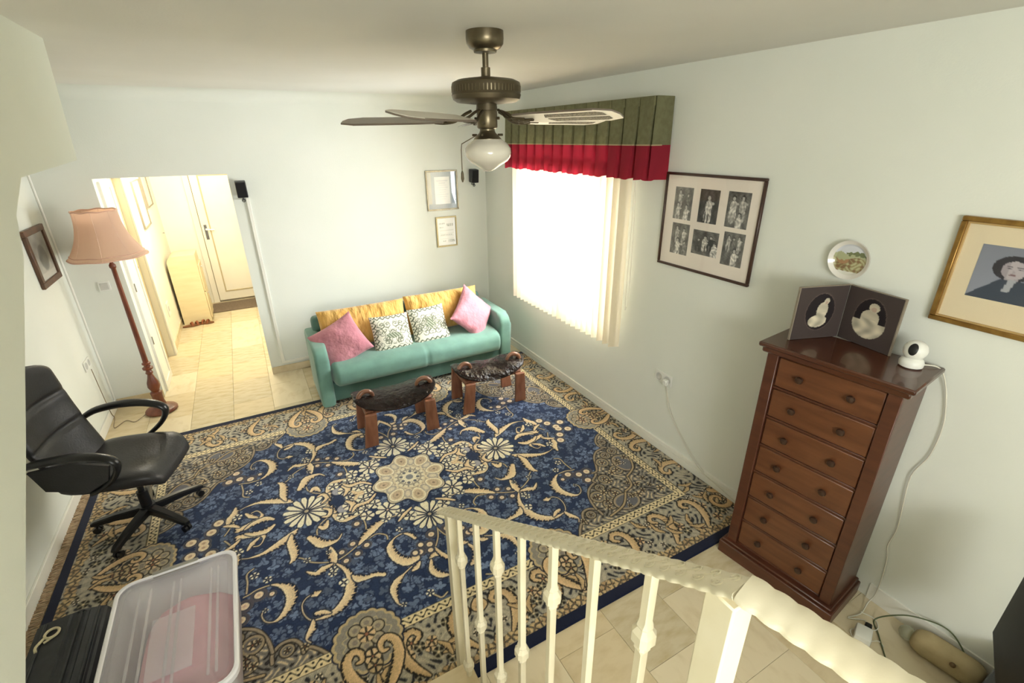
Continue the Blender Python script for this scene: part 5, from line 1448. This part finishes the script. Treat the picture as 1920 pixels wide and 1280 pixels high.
for k in range(1, 8):
    q = k / 8 - .012; p = A.lerp(B, q)
    tread = max(0, min(4, int((1.335 - p.y) / .285) + 1)) * .19
    zt = p.z + .0
    b = MB(); w_ = .0095; prof = [(0, 1)]
    zb = max(.19, tread)
    rows = [(zb, 1)]
    for kk in sorted(knk[k], reverse=True):
        zc = zt - kk
        if zc - .05 < zb: continue
        rows += [(zc - .042, 1), (zc - .030, 1.5), (zc - .024, 1.3), (zc - .012, 2.15), (zc + .012, 2.15), (zc + .024, 1.3), (zc + .030, 1.5), (zc + .042, 1)]
    rows.append((zt, 1))
    V = []
    for z, s_ in rows:
        e = w_ * s_; c_ = e * .55 if s_ > 1.2 else e * .8
        V.append([b.b.verts.new((p.x + dx, p.y + dy, z)) for dx, dy in ((-e, -c_), (-c_, -e), (c_, -e), (e, -c_), (e, c_), (c_, e), (-c_, e), (-e, c_))])
    for i in range(len(V) - 1):
        for j in range(8): b.b.faces.new((V[i][j], V[i][(j + 1) % 8], V[i + 1][(j + 1) % 8], V[i + 1][j]))
    b.b.faces.new(V[0][::-1]); b.b.faces.new(V[-1])
    b.build('baluster', irw, rail, True, angle=25)

# ---------------------------------------------------------------- lower right corner
ad = thing('power_adaptor', 'white plug-in adaptor with black plug on the floor below the chest', 'adaptor', (2.30, .585, 0))
b = MB(); b.box(2.262, 2.352, .545, .615, .002, .05, .008, 2, RZ(.35)); b.build('block', wp, ad)
b = MB(); b.box(2.352, 2.40, .575, .605, .004, .035, .005, 1, RZ(.35)); b.build('plug', bp_, ad)
gb = tag(MB().sphere((2.50, .475, .038), .036, 20, 12).build('glass_globe', mat('clear_glass', 'd9dbc8', .05, trans=.75, spec=.5), None), 'small clear glass globe lying on the floor by the right wall', 'globe')
bs = thing('bolster', 'beige rounded bundle lying on the floor at the foot of the right wall', 'bolster', (2.50, .28, 0))
b = MB(); softbox(b, -.13, .13, -.055, .055, .0, .11, .06, 24, 18, None, lambda p: Vector((2.50 + p.y - p.x * .10, .32 + p.x, p.z + .004)))
b.build('cover', mat('beige_cloth', 'b5a47d', .9, col2='a8976f', scale=12, bump=.1, bscale=80), bs, angle=70)
b = MB(); b.sphere((2.445, .285, .09), .012, 10, 8); b.build('button', mat('brown_button', '6a5434', .6), bs)
gc = tag(MB().tube([(2.30, .47, .004), (2.40, .55, .006), (2.47, .60, .01), (2.52, .52, .10), (2.56, .43, .135), (2.574, .36, .14), (2.57, .30, .10), (2.565, .25, .03)], .0035, 6, smooth=6).build('green_cable', mat('green_cable_rubber', '5b6645', .5), None), 'thin green cable looping over the floor and wall near the bottom right corner', 'cable')
tvs = thing('television_stand', 'low black television stand at the bottom right corner', 'television stand', (2.28, -.03, 0))
b = MB(); b.box(2.0, 2.56, -.30, .17, .25, .28, .004); b.build('top', bp_, tvs)
b = MB(); b.box(2.02, 2.54, -.28, .15, .005, .25, .003); b.build('body', mat('black_cabinet', '0e0f10', .5), tvs)
tv = thing('television', 'black flat television seen edge-on at the bottom right corner', 'television', (2.1, .0, .28))
d_ = Vector((-.94, -.34, 0)).normalized(); n_ = Vector((-d_.y, d_.x, 0))
mm = Matrix((( d_.x, n_.x, 0, 2.30), (d_.y, n_.y, 0, .20), (0, 0, 1, .5), (0, 0, 0, 1)))
b = MB(); b.box(0, .72, -.018, .018, 0, .44, .006)
for v in b.b.verts: v.co = mm @ v.co
b.build('bezel', bp_, tv)
b = MB(); b.box(.015, .705, .0182, .0195, .015, .425); b.box(.015, .705, -.0195, -.0182, .015, .425)
for v in b.b.verts: v.co = mm @ v.co
b.build('screen', mat('dark_screen', '101114', .45, spec=.2), tv, False)
b = MB(); b.box(.33, .39, -.02, .02, -.215, .0, .004); b.box(.20, .52, -.09, .09, -.219, -.207, .003)
for v in b.b.verts: v.co = mm @ v.co
b.build('foot', bp_, tv)

# ---------------------------------------------------------------- hall furniture
cbm = mat('beige_laminate', 'e4d4ac', .45, col2='decca0', scale=4, stretch=(1, 1, 5))
cbt = mat('beige_laminate_edge', 'c9b27c', .5)
hc = thing('hall_cabinet', 'narrow beige cabinet with rounded top standing in the hall', 'cabinet', (-.86, 7.8, 0))
b = MB(); x0, x1, zt, R_ = -1.005, -.675, .945, .09
b.prism([(x0, .0), (x1, .0), (x1, zt)] + [(x0 + R_ - R_ * math.sin(t), zt - R_ + R_ * math.cos(t)) for t in [PI / 2 * i / 6 for i in range(7)]], 1, 7.60, 8.02)
b.build('carcass', cbm, hc, angle=30)
for z0, z1 in ((.05, .42), (.43, .80)):
    b = MB(); b.box(x1 + .001, x1 + .018, 7.62, 8.0, z0, z1, .003); dr = b.build('drawer_front', cbm, hc)
    b = MB(); b.cyl((x1 + .018, 7.81, z1 - .06), (x1 + .034, 7.81, z1 - .06), .010, 10); b.build('knob', chrome, dr)
for x, y, a, lab in ((-.90, 7.50, .25, 'brown leather sandal on the hall floor, the left of a pair'), (-.77, 7.53, -.3, 'brown leather sandal on the hall floor, the right of a pair')):
    sd = thing('sandal', lab, 'sandal', (x, y, 0), a, 'pair of brown sandals'); SM = ROOTM[sd.name]
    b = MB(); b.prism([(.12 * math.cos(t) + .012 * math.sin(2 * t), (.042 + .008 * math.cos(t)) * math.sin(t)) for t in [2 * PI * i / 24 for i in range(24)]], 2, .002, .02)
    for v in b.b.verts: v.co = SM @ v.co
    b.build('sole', mat('sandal_sole', '7a5230', .7), sd)
    b = MB()
    for xx in (.05, -.01): b.tube([(xx, -.045, .012), (xx + .005, -.03, .045), (xx, 0, .056), (xx - .005, .03, .045), (xx, .045, .012)], .009, 6, smooth=4, flat=(1.6, .4))
    for v in b.b.verts: v.co = SM @ v.co
    b.build('strap', mat('sandal_strap', '8c4f2c', .6), sd)
b = MB(); b.box(-.68, .16, 7.96, 8.44, .001, .012, .003); tag(b.build('door_mat', mat('brown_coir_mat', '7a6a58', .95, col2='6b5c4c', scale=60, bump=.3, bscale=300), None), 'dark brown door mat in front of the white door at the end of the hall', 'door mat')
def hallpic(label, y0, y1, z0, z1):
    o = thing('hall_picture', label, 'picture', (HX0, (y0 + y1) / 2, z0))
    b = MB(); ring(b, HX0 + .001, HX0 + .022, y0, y1, z0, z1, .009); b.build('frame', mat('thin_dark_frame', '968c78', .5), o, False)
    b = MB(); b.box(HX0 + .001, HX0 + .010, y0 + .012, y1 - .012, z0 + .012, z1 - .012); b.build('picture_panel', mat('pale_print_paper', 'f3ead2', .7, col2='eadfc4', scale=3), o, False)
hallpic('thin framed pale picture on the hall wall, nearer the doorway', 6.99, 7.50, 1.40, 1.93)
hallpic('thin framed pale picture on the hall wall, farther from the doorway', 7.66, 8.12, 1.57, 2.0)
b = MB(); b.lathe([(.004, .0), (.004, .012), (.010, .014), (.010, .022), (0, .024)], 10, (HX0, 8.3, 1.16), Vector((1, 0, 0)).to_track_quat('Z', 'Y')); tag(b.build('coat_hook', chrome, None), 'tiny metal hook on the hall wall near the far door', 'hook')
